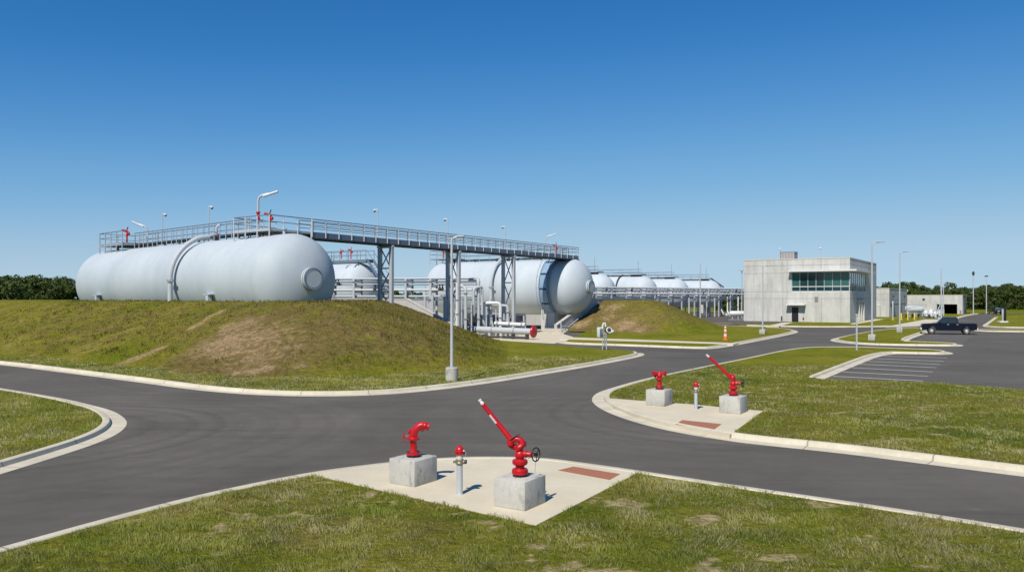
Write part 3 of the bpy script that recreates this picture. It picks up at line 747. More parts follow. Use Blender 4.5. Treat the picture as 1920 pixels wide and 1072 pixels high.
rail_posts(wk3, [z3(a1 + N3 * .8), z3(a0 + N3 * .8)], 1.25, 1.6, 0.07, 'girder', down=0.3)
rail_posts(wk3, [z3(a0 - N3 * .8), z3(a1 - N3 * .8)], 1.25, 2.4, 0.06, 'girder', down=0.3)
mb = MB(); p0 = z3(a0); p1 = W(722, 106, 513)
for o_ in (N3 * .6, N3 * -.6): mb.bar(p0 + o_, p1 + o_ - Zv * 1.2, 0.1, 0.32); mb.tube([p0 + o_ + Zv * 1.2, p1 + o_], 0.045, 6)
for k in range(9): q = p0.lerp(p1 - Zv * 1.2, k / 8); mb.bar(q - N3 * .6, q + N3 * .6, 0.26, 0.04)
p2 = p1 - Zv * 1.2; p3 = Vector((p2.x + 2.2, p2.y - 1.6, 0.1))
for o_ in (N3 * .6, N3 * -.6): mb.bar(p2 + o_, p3 + o_, 0.1, 0.3)
mb.build('stair', M['girder'], wk3)
flabs = ['thin railed walkway on the half hidden tank right of the blue stair tank', 'thin railed walkway above the far tank with the black band', 'thin railed walkway above the third far tank on the right', 'thin railed walkway above the farthest tank beside the building']
for (t, A, N, C), lab, (E, L, _, zc) in zip(FAR, flabs, far_specs):
    w_ = thing('tank_walkway', lab, 'walkway', (E[0], E[1], 0))
    zz = zc + 3.42 + 0.25; zf = lambda v: Vector((v.x, v.y, zz))
    b0, b1 = C + A * 0.5, C + A * (L - 0.5)
    deck(w_, [zf(b0 + N * .6), zf(b1 + N * .6), zf(b1 - N * .6), zf(b0 - N * .6)], 'deck', 'dark', 0.3)
    for s_ in (1, -1):
        rail_posts(w_, [zf(b0 + N * .6 * s_), zf(b1 + N * .6 * s_)], 1.2, 2.2, 0.06, 'steel', post_parts=False)
    b2 = C + A * (1.0)
    mb = MB(); mb.box(zf(b2) + Zv * .1, (2.6, 2.6, 0.2), (A, N, Zv)); mb.tube([zf(b2), zf(b2) + Zv * 3.0], 0.05, 6)
    mb.build('platform', M['steel'], w_)

def trestle(label, dist, zb):
    c = K3 + BV * dist; t = thing('bridge_trestle', label, 'bridge support', (c.x, c.y, zb), 'trestles under the footbridge')
    a = Vector((c.x, c.y, 0)); b = a + BU * w
    for q in (a, b):
        mb = MB(); zt = ZD - 0.56
        mb.box(Vector((q.x, q.y, (zb + zt) / 2)), (0.30, 0.06, zt - zb), (BU, BV, Zv)) if False else None
        h = zt - zb; cc = Vector((q.x, q.y, zb + h / 2))
        mb.box(cc, (0.05, 0.26, h), (BU, BV, Zv)); mb.box(cc + BU * .14, (0.03, 0.3, h), (BU, BV, Zv)); mb.box(cc - BU * .14, (0.03, 0.3, h), (BU, BV, Zv)); mb.box(cc - BV * .12, (0.24, .02, h), (BU, BV, Zv))
        lg = mb.build('leg', M['steel_light'], t)
        MB().box(Vector((q.x, q.y, zb + .02)), (0.55, 0.55, 0.06), (BU, BV, Zv)).build('foot_plate', M['steel'], lg)
    n = 3; h = (ZD - 0.7 - zb) / n
    mb = MB()
    for k in range(n):
        z0, z1 = zb + k * h + .1, zb + (k + 1) * h - .1
        A_, B__ = a + BU * .12, b - BU * .12
        mb.bar(A_ + Zv * z0, B__ + Zv * z1, 0.08, 0.08); mb.bar(A_ + Zv * z1 + BV * .06, B__ + Zv * z0 + BV * .06, 0.08, 0.08)
        mb.bar(A_ + Zv * (z1 + .1), B__ + Zv * (z1 + .1), 0.1, 0.12)
    mb.build('bracing', M['steel'], t)
    MB().box((a + b) / 2 + Zv * (ZD - 0.62), (w + 0.6, 0.2, 0.16), (BU, BV, Zv)).build('cap_beam', M['steel'], t)
def bridge_t(px):                # distance along the bridge of the point seen at that column
    k = (px - CX) / F
    return (k * K3.y - K3.x) / (BV.x - k * BV.y)
trestle('steel trestle standing on the mound crest, nearest the largest tank', bridge_t(734) , 2.9)
trestle('middle steel trestle directly behind the tall lamp post', bridge_t(860), 0.03)
trestle('right hand steel trestle among the pipes in front of the second tank', bridge_t(963), 0.03)

# ------------------------------------------------------------------ cctv poles, lamp arms, red monitors on the walkways
def cctv(label, base, h=2.65, side=1):
    t = thing('camera_pole', label, 'camera pole', base, 'slim camera poles along the walkways')
    b = Vector(base); MB().tube([b, b + Zv * h], 0.042, 8).build('pole', M['steel_light'], t)
    c = b + Zv * (h - 0.12) + Vector((side * 0.28, 0, 0))
    mb = MB(); mb.tube([b + Zv * (h - .02), c + Zv * .1], 0.04, 6); mb.lathe([(0.08, 0.11), (0.13, 0.08), (0.13, 0.0)], c, Zv, 12)
    mb.build('camera_arm', M['white'], t)
    MB().sphere(c - Zv * 0.04, 0.105, 12).build('camera_dome', M['carglass'], t)
on1 = lambda s, o=0.0: z9(C1 + A1 * s + N1 * o)
cctv('camera pole with dome on the tank walkway left of the white vent pipe', on1(22.0, -.3))
cctv('camera pole with dome standing where the white vent pipe tops the largest tank', on1(13.1, -.2))
for px, lab in ((729, 'camera pole on the footbridge above the trestle nearest the largest tank'), (859, 'camera pole on the footbridge just above the lamp post head'), (966, 'camera pole on the footbridge above the right hand trestle')):
    c = K3 + BV * bridge_t(px) + BU * 1.3; cctv(lab, c, 2.65, -1)
def lamp_arm(label, base, h, dx, dz, rt=0.09, collar=False):
    t = thing('davit_arm', label, 'pipe arm', base, 'bent pipe arms on the walkways')
    b = Vector(base); d = Vector((dx, 0, dz)); dn = d.normalized()
    MB().tube([b, b + Zv * (h - 0.35), b + Zv * (h - 0.1) + dn * .08, b + Zv * h + dn * 0.3, b + Zv * h + d * .55], rt, 10).build('upright', M['steel_light'], t)
    MB().tube([b + Zv * h + d * .25 - Zv * .1, b + Zv * h + d], rt * 1.25, 10).build('arm', M['steel_light'], t)
    if collar: MB().lathe([(0.16, 0), (0.16, 0.12), (0.12, .14), (0.12, 0.5), (0.16, 0.52), (0.16, 0.62)], b + Zv * 0.75, Zv, 12).build('collar', M['red'], t)
lamp_arm('bent pipe arm pointing left above the far end of the largest tank', on1(24.3, .1), 1.55, -1.45, 0.5, 0.065)
pp = W(484, 60.5, 432); lamp_arm('large bent pipe arm with red collar on the near tank platform', Vector((pp.x, pp.y, ZD)), 2.55, 1.5, 0.36, 0.085, True)
pp = W(1023, 96, 480); lamp_arm('bent pipe arm over the right end of the footbridge', Vector((pp.x, pp.y, 9.0)), 2.3, 1.3, 0.4, 0.06)
def small_monitor(label, base, s=1.0, flip=1):
    t = thing('fire_monitor', label, 'fire monitor', base, 'red fire monitors on the walkways')
    b = Vector(base)
    MB().lathe([(0.17, 0), (0.17, .06), (0.09, .08), (0.09, 0.8), (0.15, .82), (0.15, .9), (0.1, .92), (0.1, 1.05)], b, Zv, 12).build('riser', M['red'], t)
    mb = MB(); q = b + Zv * 1.05
    mb.tube([q, q + Vector((.12 * flip, 0, .18)), q + Vector((-.1 * flip, -.1, .3)), q + Vector((-.5 * flip, -.15, .42))], [.12, .13, .12, .1], 10)
    mb.sphere(q + Vector((.2 * flip, 0, .0)), .17, 10); mb.build('nozzle', M['red'], t)
    MB().bar(q + Vector((-.05, 0, .3)), q + Vector((.12 * flip, 0, .75)), .09).build('lever', M['dark'], t)
    return t
small_monitor('small red fire monitor on the far left platform of the largest tank', on1(26.9, .9) + Zv * .1).scale = (.85, .85, .85)
pp = W(506, 61.0, 420); small_monitor('red fire monitor at the corner of the near tank platform', Vector((pp.x, pp.y, ZD))).scale = (.78, .78, .88)
pp = W(1042, 96, 480); small_monitor('red fire monitor near the right end of the footbridge', Vector((pp.x, pp.y, 9.02))).scale = (.75, .75, .9)
pp = W(658, 107, 480); small_monitor('upright red fire monitor on the walkway right of the largest tank', Vector((pp.x, pp.y, 9.2))).scale = (.8, .8, .85)
pp = W(640, 107, 480); small_monitor('leaning red fire monitor seen against the largest tank edge', Vector((pp.x, pp.y, 9.2)), flip=-1).scale = (.7, .7, .75)
pp = z2b(f1 - A2 * 2 + N2 * 1.0); small_monitor('red fire monitor on the left platform of the blue stair tank', pp).scale = (.75, .75, .75)

# ------------------------------------------------------------------ pipe racks
def rack(label, P0, P1, levels, posts, zmin, width=2.2, pr=0.17, pm='pipe'):
    t = thing('pipe_rack', label, 'pipe rack', (P0[0], P0[1], 0), 'steel racks carrying pipes')
    a, b = Vector((*P0, 0)), Vector((*P1, 0)); d = (b - a).normalized(); n = Vector((-d.y, d.x, 0))
    if n.y < 0: n = -n
    for f in posts:
        q = a.lerp(b, f)
        for o_ in (0, width):
            c = q + n * o_; MB().box(c + Zv * (zmin + levels[0]) / 2, (0.22, 0.22, levels[0] - zmin), (d, n, Zv)).build('post', M['steel_light'], t)
        mb = MB()
        for z in levels: mb.bar(q + Zv * (z - pr - .1), q + n * width + Zv * (z - pr - .1), 0.14, 0.16)
        mb.build('crossbeam', M['steel'], t)
    for i, z in enumerate(levels):
        for k, o_ in enumerate(((0.0, 0.9, 1.9) if i % 2 == 0 else (0.45, 1.4))):
            r = pr * (1.0 if (i + k) % 2 else 0.75)
            e = b + d * 0.0
            MB().tube([a + n * o_ + Zv * z, e + n * o_ + Zv * z], r, 10).build('pipe', M['white' if (pm == 'white' or (i + k) % 3 == 2) else pm], t)
    mb = MB()
    for o_ in (-0.14, width + .14): mb.box((a + b) / 2 + n * o_ + Zv * (levels[0] - .32), ((b - a).length, 0.08, 0.1), (d, n, Zv)); mb.box((a + b) / 2 + n * o_ + Zv * (levels[-1] - .35), ((b - a).length, 0.08, 0.2), (d, n, Zv))
    mb.build('stringer_beam', M['girder'], t)
    # valves standing on the pipes
    for k in range(6):
        f = random.random() * .9; q = a.lerp(b, f) + Zv * (levels[random.randrange(1, len(levels))] + .05)
        mb = MB(); mb.lathe([(.2, -.15), (.2, .1), (.1, .15), (.06, .5)], q, Zv, 8); mb.torus(q + Zv * .52, Zv, .2, .03, 12, 5)
        mb.build('valve', M['dark'], t)
    return t
rack('left pipe rack crossing from the largest tank to the second tank', (-21.0, 88.0), (-3.9, 84.5), (6.05, 5.45, 4.85, 4.15), (0.04, 0.22, 0.40, 0.56, 0.72, 0.86), 0.0, pr=0.13)
rack('right pipe rack running from the second tank towards the concrete building', (14.0, 140), (52.0, 171), (5.85, 5.3, 4.75, 4.15), (0.02, 0.1, 0.18, 0.26, 0.34, 0.42, 0.5, 0.58, 0.66, 0.74, 0.82, 0.9), 0.0, pr=0.15, pm='white')

# process pipework between the racks and the ground
def ppipe(label, pts, r, mat='pipe', flanges=(), cat='pipe', name='process_pipe'):
    b = min(pts, key=lambda p: p[2]); t = thing(name, label, cat, (b[0], b[1], 0), 'process pipes in front of the second tank')
    P = [Vector(p) for p in pts]; Q = [P[0]]
    for i in range(1, len(P) - 1):                      # rounded elbows
        a, c, e = P[i - 1], P[i], P[i + 1]; k = min(2.2 * r, (a - c).length * .45, (e - c).length * .45)
        s_, f = c + (a - c).normalized() * k, c + (e - c).normalized() * k
        for j in range(6):
            u_ = j / 5; Q.append(s_.lerp(c, u_).lerp(c.lerp(f, u_), u_))
    Q.append(P[-1])
    MB().tube(Q, r, 12).build('pipe_run', M[mat], t)
    for f in flanges:
        i = int(f); q = P[i].lerp(P[i + 1], f - i); d = (P[i + 1] - P[i]).normalized()
        MB().tube([q - d * .05, q + d * .05], r * 1.55, 14).build('flange', M['steel'], t)
    return t
def Wz(px, d, z): return Vector(((px - CX) / F * d, d, z))
ppipe('white drop pipe at the left of the pipework, by the mound edge', [W(797, 84, 556), Wz(797, 84, 0.0)], 0.13, flanges=(0.3, 0.7))
ppipe('second drop pipe by the mound edge with a side valve', [W(811, 85, 553), Wz(811, 85, 0.0)], 0.15, flanges=(0.5, 0.8))
ppipe('thick grey vertical vessel left of the lamp post', [W(836, 79.0, 556), Wz(836, 79.0, 0.0)], 0.26, 'steel_light', (0.02, 0.6))
ppipe('slimmer grey standpipe touching the thick vertical vessel', [W(843, 83, 553), Wz(843, 83, 0.0)], 0.2, 'steel', (0.4,))
ppipe('white standpipe between the two legs of the middle trestle', [W(857, 77.0, 530), Wz(857, 77.0, 0.0)], 0.13, 'white', (0.3, 0.55, 0.8))
ppipe('white bent pipe falling just right of the middle trestle', [W(861, 78.4, 533), W(873, 77.7, 540), Wz(873, 77.7, 0.0)], 0.15, flanges=(1.1, 1.6))
ppipe('white pipe turning down from the right end of the left rack', [W(880, 83.5, 524), W(897, 79.2, 524), Wz(897, 79.2, 0.3)], 0.17, flanges=(1.2, 1.7))
ppipe('inverted U pipe with a round bend right of the rack end', [W(888, 78.6, 592), W(888, 78.6, 541), W(904, 79.4, 537), W(904, 79.4, 590)], 0.13)
ppipe('square white loop pipe over the fat header pipe', [W(907, 80, 610), W(907, 80, 568), W(938, 80, 568), Wz(938, 80, .6)], 0.17, 'white', (0.3, 2.5))
ppipe('blue shaded pipe stepping down beside the right hand trestle', [W(900, 82, 571), W(952, 82, 573), Wz(952, 82, 0.0)], 0.15, flanges=(1.2,))
ppipe('short standpipe with stacked flanges behind the square loop pipe', [W(919, 81, 560), Wz(919, 81, 0.2)], 0.2, 'steel_light', (0.15, 0.3, 0.45, 0.7))
ppipe('low white pipe running above the fat header pipe', [W(928, 79, 606), W(985, 77.5, 609)], 0.2, 'white', (0.1, 0.5, 0.9))
ppipe('thin low pipe behind the header leading to the concrete pier', [W(905, 88, 588), W(985, 90, 590), Wz(985, 90, 0.2)], 0.1)
hp0, hp1 = W(872, 80.0, 616), W(999, 76.0, 621.5)
hd_ = thing('header_pipe', 'fat horizontal header pipe lying low with a red end cover', 'pipe', (hp1.x, hp1.y, 0))
MB().tube([hp0, hp1], 0.30, 20).build('pipe_run', M['pipe'], hd_)
dv = (hp1 - hp0).normalized()
for f in (0.1, 0.42, 0.74):
    q = hp0.lerp(hp1, f); MB().tube([q - dv * .07, q + dv * .07], 0.42 if f < .2 else 0.34, 18).build('flange', M['steel'], hd_)
MB().tube([hp0 - dv * 0.2, hp0 + dv * 0.5], 0.36, 18).build('insulated_end', M['dark'], hd_)
MB().lathe([(0.35, -.02), (0.56, 0.0), (0.60, .08), (0.57, .17), (0.3, .21), (0, .22)], hp1, dv, 20).build('end_cover', M['red'], hd_)
for f in (0.2, 0.38, 0.55, 0.72, 0.92):
    q = hp0.lerp(hp1, f); MB().box(Vector((q.x, q.y, q.z / 2 - .1)), (0.25, 0.3, q.z - .2), (dv, Vector((-dv.y, dv.x, 0)), Zv)).build('support', M['steps'] if f < .6 else M['dark'], hd_)
def gate_valve(label, base, s=1.0, mat='dark'):
    t = thing('gate_valve', label, 'valve', base, 'dark valves among the pipework'); b = Vector(base)
    mb = MB(); mb.lathe([(.22 * s, 0), (.22 * s, .08), (.12 * s, .1), (.16 * s, .35), (.25 * s, .4), (.25 * s, .5), (.1 * s, .55), (.05 * s, 1.0)], b, Zv, 10)
    mb.tube([b + Vector((-.4 * s, 0, .25)), b + Vector((.4 * s, 0, .25))], .13 * s, 8); mb.build('body', M[mat], t)
    MB().torus(b + Zv * 1.0, Vector((.4, -1, .3)), .26 * s, .035, 14, 5).build('handwheel', M[mat], t)
vl = [(800, 84, 'dark valve at the foot of the two drop pipes'), (818, 84.5, 'dark valve left of the thick vertical vessel'), (876, 82.5, 'dark valve just above the header pipe, near its left end'), (889, 82.5, 'dark valve under the inverted U pipe'), (899, 82, 'dark valve at the foot of the rack end pipe'), (913, 82, 'dark valve left of the flanged standpipe'), (927, 82, 'dark valve right of the flanged standpipe'), (945, 82, 'dark valve beside the foot of the right hand trestle'), (975, 86, 'dark valve in front of the concrete pier'), (868, 86, 'dark valve right behind the lamp post pole'), (907, 88, 'added dark valve deepening the shade under the second tank, left one'), (934, 88, 'added dark valve deepening the shade under the second tank, middle one'), (957, 89, 'added dark valve deepening the shade under the second tank, right one')]  # last three are added to darken the space beneath the second tank
for px, d, lab in vl: gate_valve(lab, Wz(px, d, 0.5 + random.random() * .4), 1.0 + random.random() * .35)
ppipe('low dark pipe on the ground under the header', [Wz(885, 78, .25), Wz(990, 75, .25)], 0.09, 'dark')
ppipe('low white bypass pipe on the pavement behind the header', [Wz(868, 84, .5), Wz(930, 83, .5), Wz(985, 82, .45)], 0.14, 'white', (0.4, 1.5))
ppipe('stub pipe with flange slanting beside the square loop', [Wz(925, 80, .9), Wz(921, 80, 2.0)], 0.1, 'pipe', (0.9,))
for px, d, y0, r, lab in ((884, 78.2, 566, .07, 'thin grey riser left of the inverted U pipe'), (912, 79.6, 575, .08, 'thin riser between the square loop legs, left one'), (930, 80.2, 580, .07, 'thin riser between the square loop legs, right one'), (945, 82, 588, .08, 'thin riser beside the right hand trestle'), (866, 77.4, 560, .06, 'thin riser just right of the middle trestle')):
    ppipe(lab, [W(px, d, y0), Wz(px, d, .2)], r, 'pipe', (.3, .7))
ppipe('thin white pipe bridging over the valves, left of the square loop', [Wz(868, 78.0, 1.2), W(868, 78.0, 578), W(906, 79.8, 579), Wz(906, 79.8, .8)], .08, 'white')
# right hand clutter in front of the farthest tanks
ppipe('white vertical drop pipe right of the farthest tanks', [Wz(1364, 165, 4.2), Wz(1364, 165, 1.2), Wz(1368, 163, 0.3)], 0.15, 'white')
ppipe('white standpipe close to the concrete building', [Wz(1384, 163, 4.2), Wz(1384, 163, 0.2)], 0.15, 'white', (.5,))
ppipe('curved white pipe hanging below the right pipe rack', [Wz(1350, 166, 4.0), Wz(1349, 165, 2.2), Wz(1357, 164, .6)], 0.16, 'pipe')
ppipe('pale branch pipe under the right rack, left of the building', [Wz(1340, 160, 4.0), Wz(1340, 160, 2.0), Wz(1340, 160, .2)], 0.15, 'pipe')
ppipe('thin pale branch pipe dropping close to the mound edge', [Wz(1292, 150, 4.0), Wz(1292, 150, 1.9), Wz(1292, 150, .2)], 0.14, 'pipe')
sk = thing('pump_skid', 'white horizontal pump vessel beside the left wall of the building', 'pump skid', Wz(1383, 140, 0))
q = Wz(1383, 140, 1.25)
MB().lathe([(0, -1.5), (.3, -1.45), (.45, -1.2), (.45, 1.2), (.3, 1.45), (0, 1.5)], q, (1, .1, 0), 16).build('vessel', M['white'], sk)
mb = MB(); [mb.box(q + Vector((x, 0, -.85)), (.2, .6, .8)) for x in (-1, 0, 1)]; mb.box(q + Vector((0, 0, -1.1)), (3.4, 1.0, .12)); mb.sphere(q + Vector((-1.9, 0, -.3)), .4, 10); mb.build('base_frame', M['steel'], sk)
mb = MB(); [mb.tube([q + Vector((x, 0, .4)), q + Vector((x, 0, 1.0 + .3 * (k % 2)))], .08, 8) for k, x in enumerate((-1.1, -.4, .5, 1.1))]; mb.build('nozzle', M['dark'], sk)

# ------------------------------------------------------------------ foreground fire equipment
RED = 'red'
def concrete_block(label, corner, sx=0.68, sy=0.76, h=0.525):
    c = Vector((*corner, 0)); ctr = c + U * sx / 2 + V * sy / 2
    o = MB(); o.bbox(ctr + Zv * (0.128 + h / 2), (sx, sy, h), 0.018, (U, V, Zv))
    t = thing('concrete_block', label, 'concrete block', (ctr.x, ctr.y, 0.128), 'cast concrete plinths')
    o.build('plinth', M['block'], t)
    return Vector((ctr.x, ctr.y, 0.128 + h))
def bolts(mb, c, R, z0, z1, n=8, r=0.014):
    for k in range(n):
        a = 2 * PI * k / n; q = Vector(c) + Vector((math.cos(a) * R, math.sin(a) * R, 0))
        mb.lathe([(r * 1.7, z0), (r * 1.7, z0 + .02), (r, z0 + .022), (r, z1), (r * 1.7, z1 + .002), (r * 1.7, z1 + .025), (0, z1 + .025)], q, Zv, 6)
def elbow_monitor(label, base, flip=1, twist=0.0, twin=False):
    t = thing('hydrant_outlet', label, 'fire hydrant', base, 'red hydrant outlets on plinths', world=False)
    t.rotation_euler = (0, 0, twist)
    B = Vector((0, 0, 0)); X = Vector((flip, 0, 0))
    MB().lathe([(0.148, .045), (0.152, .055), (0.152, .085), (0.145, .092), (0.092, .10), (0.078, .125), (0.075, .33), (0.09, .355)], B, Zv, 28).build('riser', M['red'], t)
    mb = MB(); bolts(mb, B, .122, 0.0, .09); mb.build('flange_bolts', M['dark'], t)
    MB().lathe([(0.09, .355), (.132, .36), (.136, .37), (.136, .40), (.13, .408), (.085, .42)], B, Zv, 28).build('swivel_flange', M['red'], t)
    mb = MB()
    if not twin:
        pts = [B + Zv * .41, B + Zv * .47 + X * .005, B + Zv * .54 + X * .03, B + Zv * .60 + X * .075, B + Zv * .645 + X * .13, B + Zv * .665 + X * .185, B + Zv * .655 + X * .235]
        mb.tube(pts, [.085, .09, .09, .088, .084, .08, .075], 18); mb.build('elbow', M['red'], t)
        d = Vector((flip * .97, 0, -.24)); o = B + Zv * .655 + X * .225
        MB().lathe([(.085, 0), (.092, .012), (.092, .03), (.075, .04), (.07, .075), (.085, .08), (.088, .11), (.05, .112), (.045, .07)], o, d, 20).build('outlet', M['red'], t)
        MB().lathe([(.05, -.02), (.055, .03), (.03, .06), (0, .062)], B + Zv * .595 + X * .19, (0.3 * flip, 0, -1), 12).build('drain_plug', M['red'], t)
        MB().lathe([(.05, 0), (.05, .045), (.02, .05), (0, .05)], B + Zv * .53 - X * .06, (-flip, -.3, .3), 12).build('side_boss', M['red'], t)
        mb = MB(); q = B + Zv * .44 - X * .2
        mb.tube([B + Zv * .43 - X * .1, q], .014, 6); mb.tube([q + Zv * .1, q - Zv * .17], .011, 6); mb.sphere(q, .028, 8); mb.build('lever', M['red'], t)
    else:
        mb.sphere(B + Zv * .5, .115, 16, (1, 1, .9)); mb.tube([B + Zv * .40, B + Zv * .5], .08, 14); mb.sphere(B + Zv * .57, .085, 14); mb.build('elbow', M['red'], t)
        for sx, dz in ((-1, .12), (.55, .1)):
            d = Vector((sx, -.35, dz)).normalized()
            MB().lathe([(.06, .04), (.06, .16), (.085, .17), (.09, .25), (.05, .252), (.045, .2)], B + Zv * .55, d, 16).build('outlet', M['red'], t)
        MB().lathe([(.03, 0), (.04, .06), (.0, .09)], B + Zv * .49 + Vector((-.14, -.08, 0)), (-.6, -.4, -.6), 10).build('drain_plug', M['black'], t)
    return t
def fire_cannon(label, base, kind=0):
    t = thing('fire_cannon', label, 'fire monitor', base, 'red water cannons on plinths', world=False)
    B = Vector((0, 0, 0)); X = Vector((1, 0, 0))
    mb = MB(); bolts(mb, B, .118, 0.0, .06); mb.build('flange_bolts', M['dark'], t)
    MB().lathe([(.135, .04), (.15, .05), (.155, .075), (.152, .125), (.135, .145), (.085, .155), (.082, .205), (.12, .215), (.142, .235), (.147, .265), (.142, .30), (.12, .32), (.075, .325), (.072, .35)], B, Zv, 32).build('base_flanges', M['red'], t)
    MB().lathe([(.075, .345), (.10, .365), (.105, .40), (.1, .44), (.08, .47), (.06, .49)], B, Zv, 24).build('swivel_body', M['red'], t)
    d = Vector((.95, -.3, .02)).normalized(); s0 = B + Zv * .42 + d * .05
    MB().lathe([(.06, 0), (.06, .06), (.07, .062), (.07, .085), (.05, .09), (.045, .15), (.06, .152), (.06, .175), (.015, .178), (.015, .25)], s0, d, 16).build('worm_gear', M['red'], t)
    hc = s0 + d * .26; wn = Vector((.78, -.62, .05)).normalized()
    mb = MB(); mb.torus(hc, wn, .125, .0125, 32, 8); x, y = frame(wn)
    for k in range(3):
        a = 2 * PI * k / 3 + .4; mb.tube([hc, hc + (x * math.cos(a) + y * math.sin(a)) * .12], .01, 6)
    mb.lathe([(.03, -.02), (.03, .03), (0, .03)], hc, wn, 10); mb.build('handwheel', M['black'], t)
    if kind == 0:
        c = B + Zv * .615 + X * -.07
        pts = []
        for k in range(0, 25):                       # double looped swivel waterway
            a = -PI / 2 + 2 * PI * k / 24
            pts.append(c + Vector((.115 * math.cos(a), -.05 + .10 * k / 24, .082 * math.sin(a))))
        mb = MB(); mb.tube([B + Zv * .46, B + Zv * .50 - X * .01, pts[0] + X * .03] + pts[1:], .062, 14); mb.build('swivel_loop', M['red'], t)
        mb = MB()
        mb.tube([c + Vector((.115, .0, -.05)), c + Vector((.115, .0, .05))], .074, 16)
        mb.tube([c + Vector((-.115, .0, -.03)), c + Vector((-.10, .0, .06))], .072, 16); mb.build('loop_flange', M['red'], t)
        b0 = c + Vector((-.095, .03, .055))
    else:
        mb = MB(); mb.tube([B + Zv * .46, B + Zv * .52, B + Zv * .58 - X * .05, B + Zv * .66 - X * .12], [.07, .085, .08, .07], 14)
        mb.sphere(B + Zv * .6 - X * .02, .1, 14); mb.tube([B + Zv * .62 + X * .05, B + Zv * .70 - X * .04], .05, 10); mb.build('swivel_loop', M['red'], t)
        b0 = B + Zv * .655 - X * .125
    dirv = Vector((-.585, .12, .72)).normalized() if kind == 0 else Vector((-.70, .05, .66)).normalized(); Lb = .86 if kind == 0 else .95
    MB().lathe([(.075, -.03), (.08, -.02), (.08, .02), (.06, .03), (.057, .05), (.043, Lb - .05), (.048, Lb - .045), (.05, Lb - .015), (.044, Lb)], b0, dirv, 22).build('barrel', M['red'], t)
    MB().lathe([(.036, 0), (.04, .02), (.03, .05), (.026, .075), (.036, .08), (.036, .11), (.02, .112), (.018, .09)], b0 + dirv * Lb, dirv, 16).build('nozzle_tip', M['white'], t)
    if kind == 0:
        sx, sy = frame(dirv); f_ = -Vector((0, 1, 0)); f_ = (f_ - dirv * f_.dot(dirv)).normalized(); s_ = dirv.cross(f_)
        mb = MB(); vs = []; fs = []
        for i, l in enumerate((.42, .62)):
            rr = .0575 - (.0575 - .043) * (l - .05) / (Lb - .1) + .0012
            for k in range(6):
                a = .1 + .9 * k / 5; vs.append(b0 + dirv * l + (f_ * math.cos(a) - s_ * math.sin(a)) * rr)
        for k in range(5): fs.append((k, k + 1, 6 + k + 1, 6 + k))
        mb.add(vs, fs).build('label_plate', M['white'], t)
        MB().tube([b0 + Vector((-.06, -.07, -.01)), b0 + Vector((.02, -.09, .05)), b0 + Vector((.17, -.09, .145))], .0125, 8).build('lever', M['black'], t)
        mb = MB(); mb.tube([hc - Zv * .13, hc - Zv * .34 + X * -.02], .004, 4); mb.tube([hc - Zv * .385 - X * .03, hc - Zv * .375 + X * .06 ], .01, 6); mb.build('lock_chain', M['steel'], t)
    return t
def standpipe(label, base, kind=0):
    t = thing('hydrant_standpipe', label, 'standpipe', base, 'red capped standpipes', world=False); B = Vector((0, 0, 0))
    MB().lathe([(.075, 0), (.075, .012), (.06, .02), (.06, .60)], B, Zv, 24).build('pipe', M['zinc'], t)
    mb = MB(); mb.lathe([(.06, .585), (.082, .60), (.086, .63), (.075, .645), (.085, .66), (.085, .68), (.062, .70)], B, Zv, 24)
    mb.bar(B + Zv * .64 + Vector((-.13, 0, .0)), B + Zv * .635 + Vector((-.04, 0, .0)), .05, .04)
    mb.tube([B + Zv * .64, B + Zv * .645 + Vector((.11, -.03, 0))], .035, 12); mb.build('collar', M['brass'], t)
    MB().lathe([(.042, 0), (.042, .035), (.03, .04), (0, .04)], B + Zv * .646 + Vector((.10, -.03, 0)), (1, -.25, 0), 14).build('outlet_cap', M['dark'], t)
    MB().lathe([(.06, .695), (.064, .70), (.064, .80)], B, Zv, 24).build('sight_tube', M['clear'], t)
    mb = MB(); mb.lathe([(.07, .79), (.092, .795), (.094, .86), (.08, .875), (.085, .885), (.075, .92), (.045, .945), (.02, .955), (.02, .97), (0, .97)], B, Zv, 20)
    for k in range(6):
        a = PI * k / 3; mb.box(B + Zv * .83 + Vector((math.cos(a), math.sin(a), 0)) * .094, (.02, .02, .07), (Vector((math.cos(a), math.sin(a), 0)), Vector((-math.sin(a), math.cos(a), 0)), Zv))
    mb.build('cap', M['red'], t)
    mb = MB(); mb.sphere(B + Zv * .865 + Vector((.085, -.05, 0)), .02, 8); mb.tube([B + Zv * .86 + Vector((.1, -.04, 0)), B + Zv * .82 + Vector((.125, -.03, 0)), B + Zv * .72 + Vector((.115, -.03, 0))], .004, 5); mb.build('cap_chain', M['chrome'], t)
    return t
b1 = concrete_block('concrete plinth at the near pad\'s left side, carrying the red elbow outlet', G(777, 913, .128))
elbow_monitor('red elbow outlet bending right, on the plinth left of the near standpipe', b1)
b2 = concrete_block('nearest concrete plinth, carrying the red water cannon with white tip', G(984, 958, .128))
fire_cannon('nearest red water cannon, barrel raised over the junction', b2)
standpipe('red capped standpipe on the near concrete pad between the two plinths', (*G(862, 926, .128), .128))
b3 = concrete_block('concrete plinth at the far pad\'s left, under the two mouthed red outlet', G(1246, 762, .128), .72, .8, .56)
elbow_monitor('red outlet with two mouths, on the far pad\'s left plinth', b3, twin=True)
b4 = concrete_block('concrete plinth at the far pad\'s right, carrying the second water cannon', G(1388, 776.5, .128), .72, .8, .56)
fire_cannon('second red water cannon, on the far pad across the road', b4, 1)
standpipe('red capped standpipe on the far concrete pad across the road', (*G(1305, 767, .128), .128), 1)

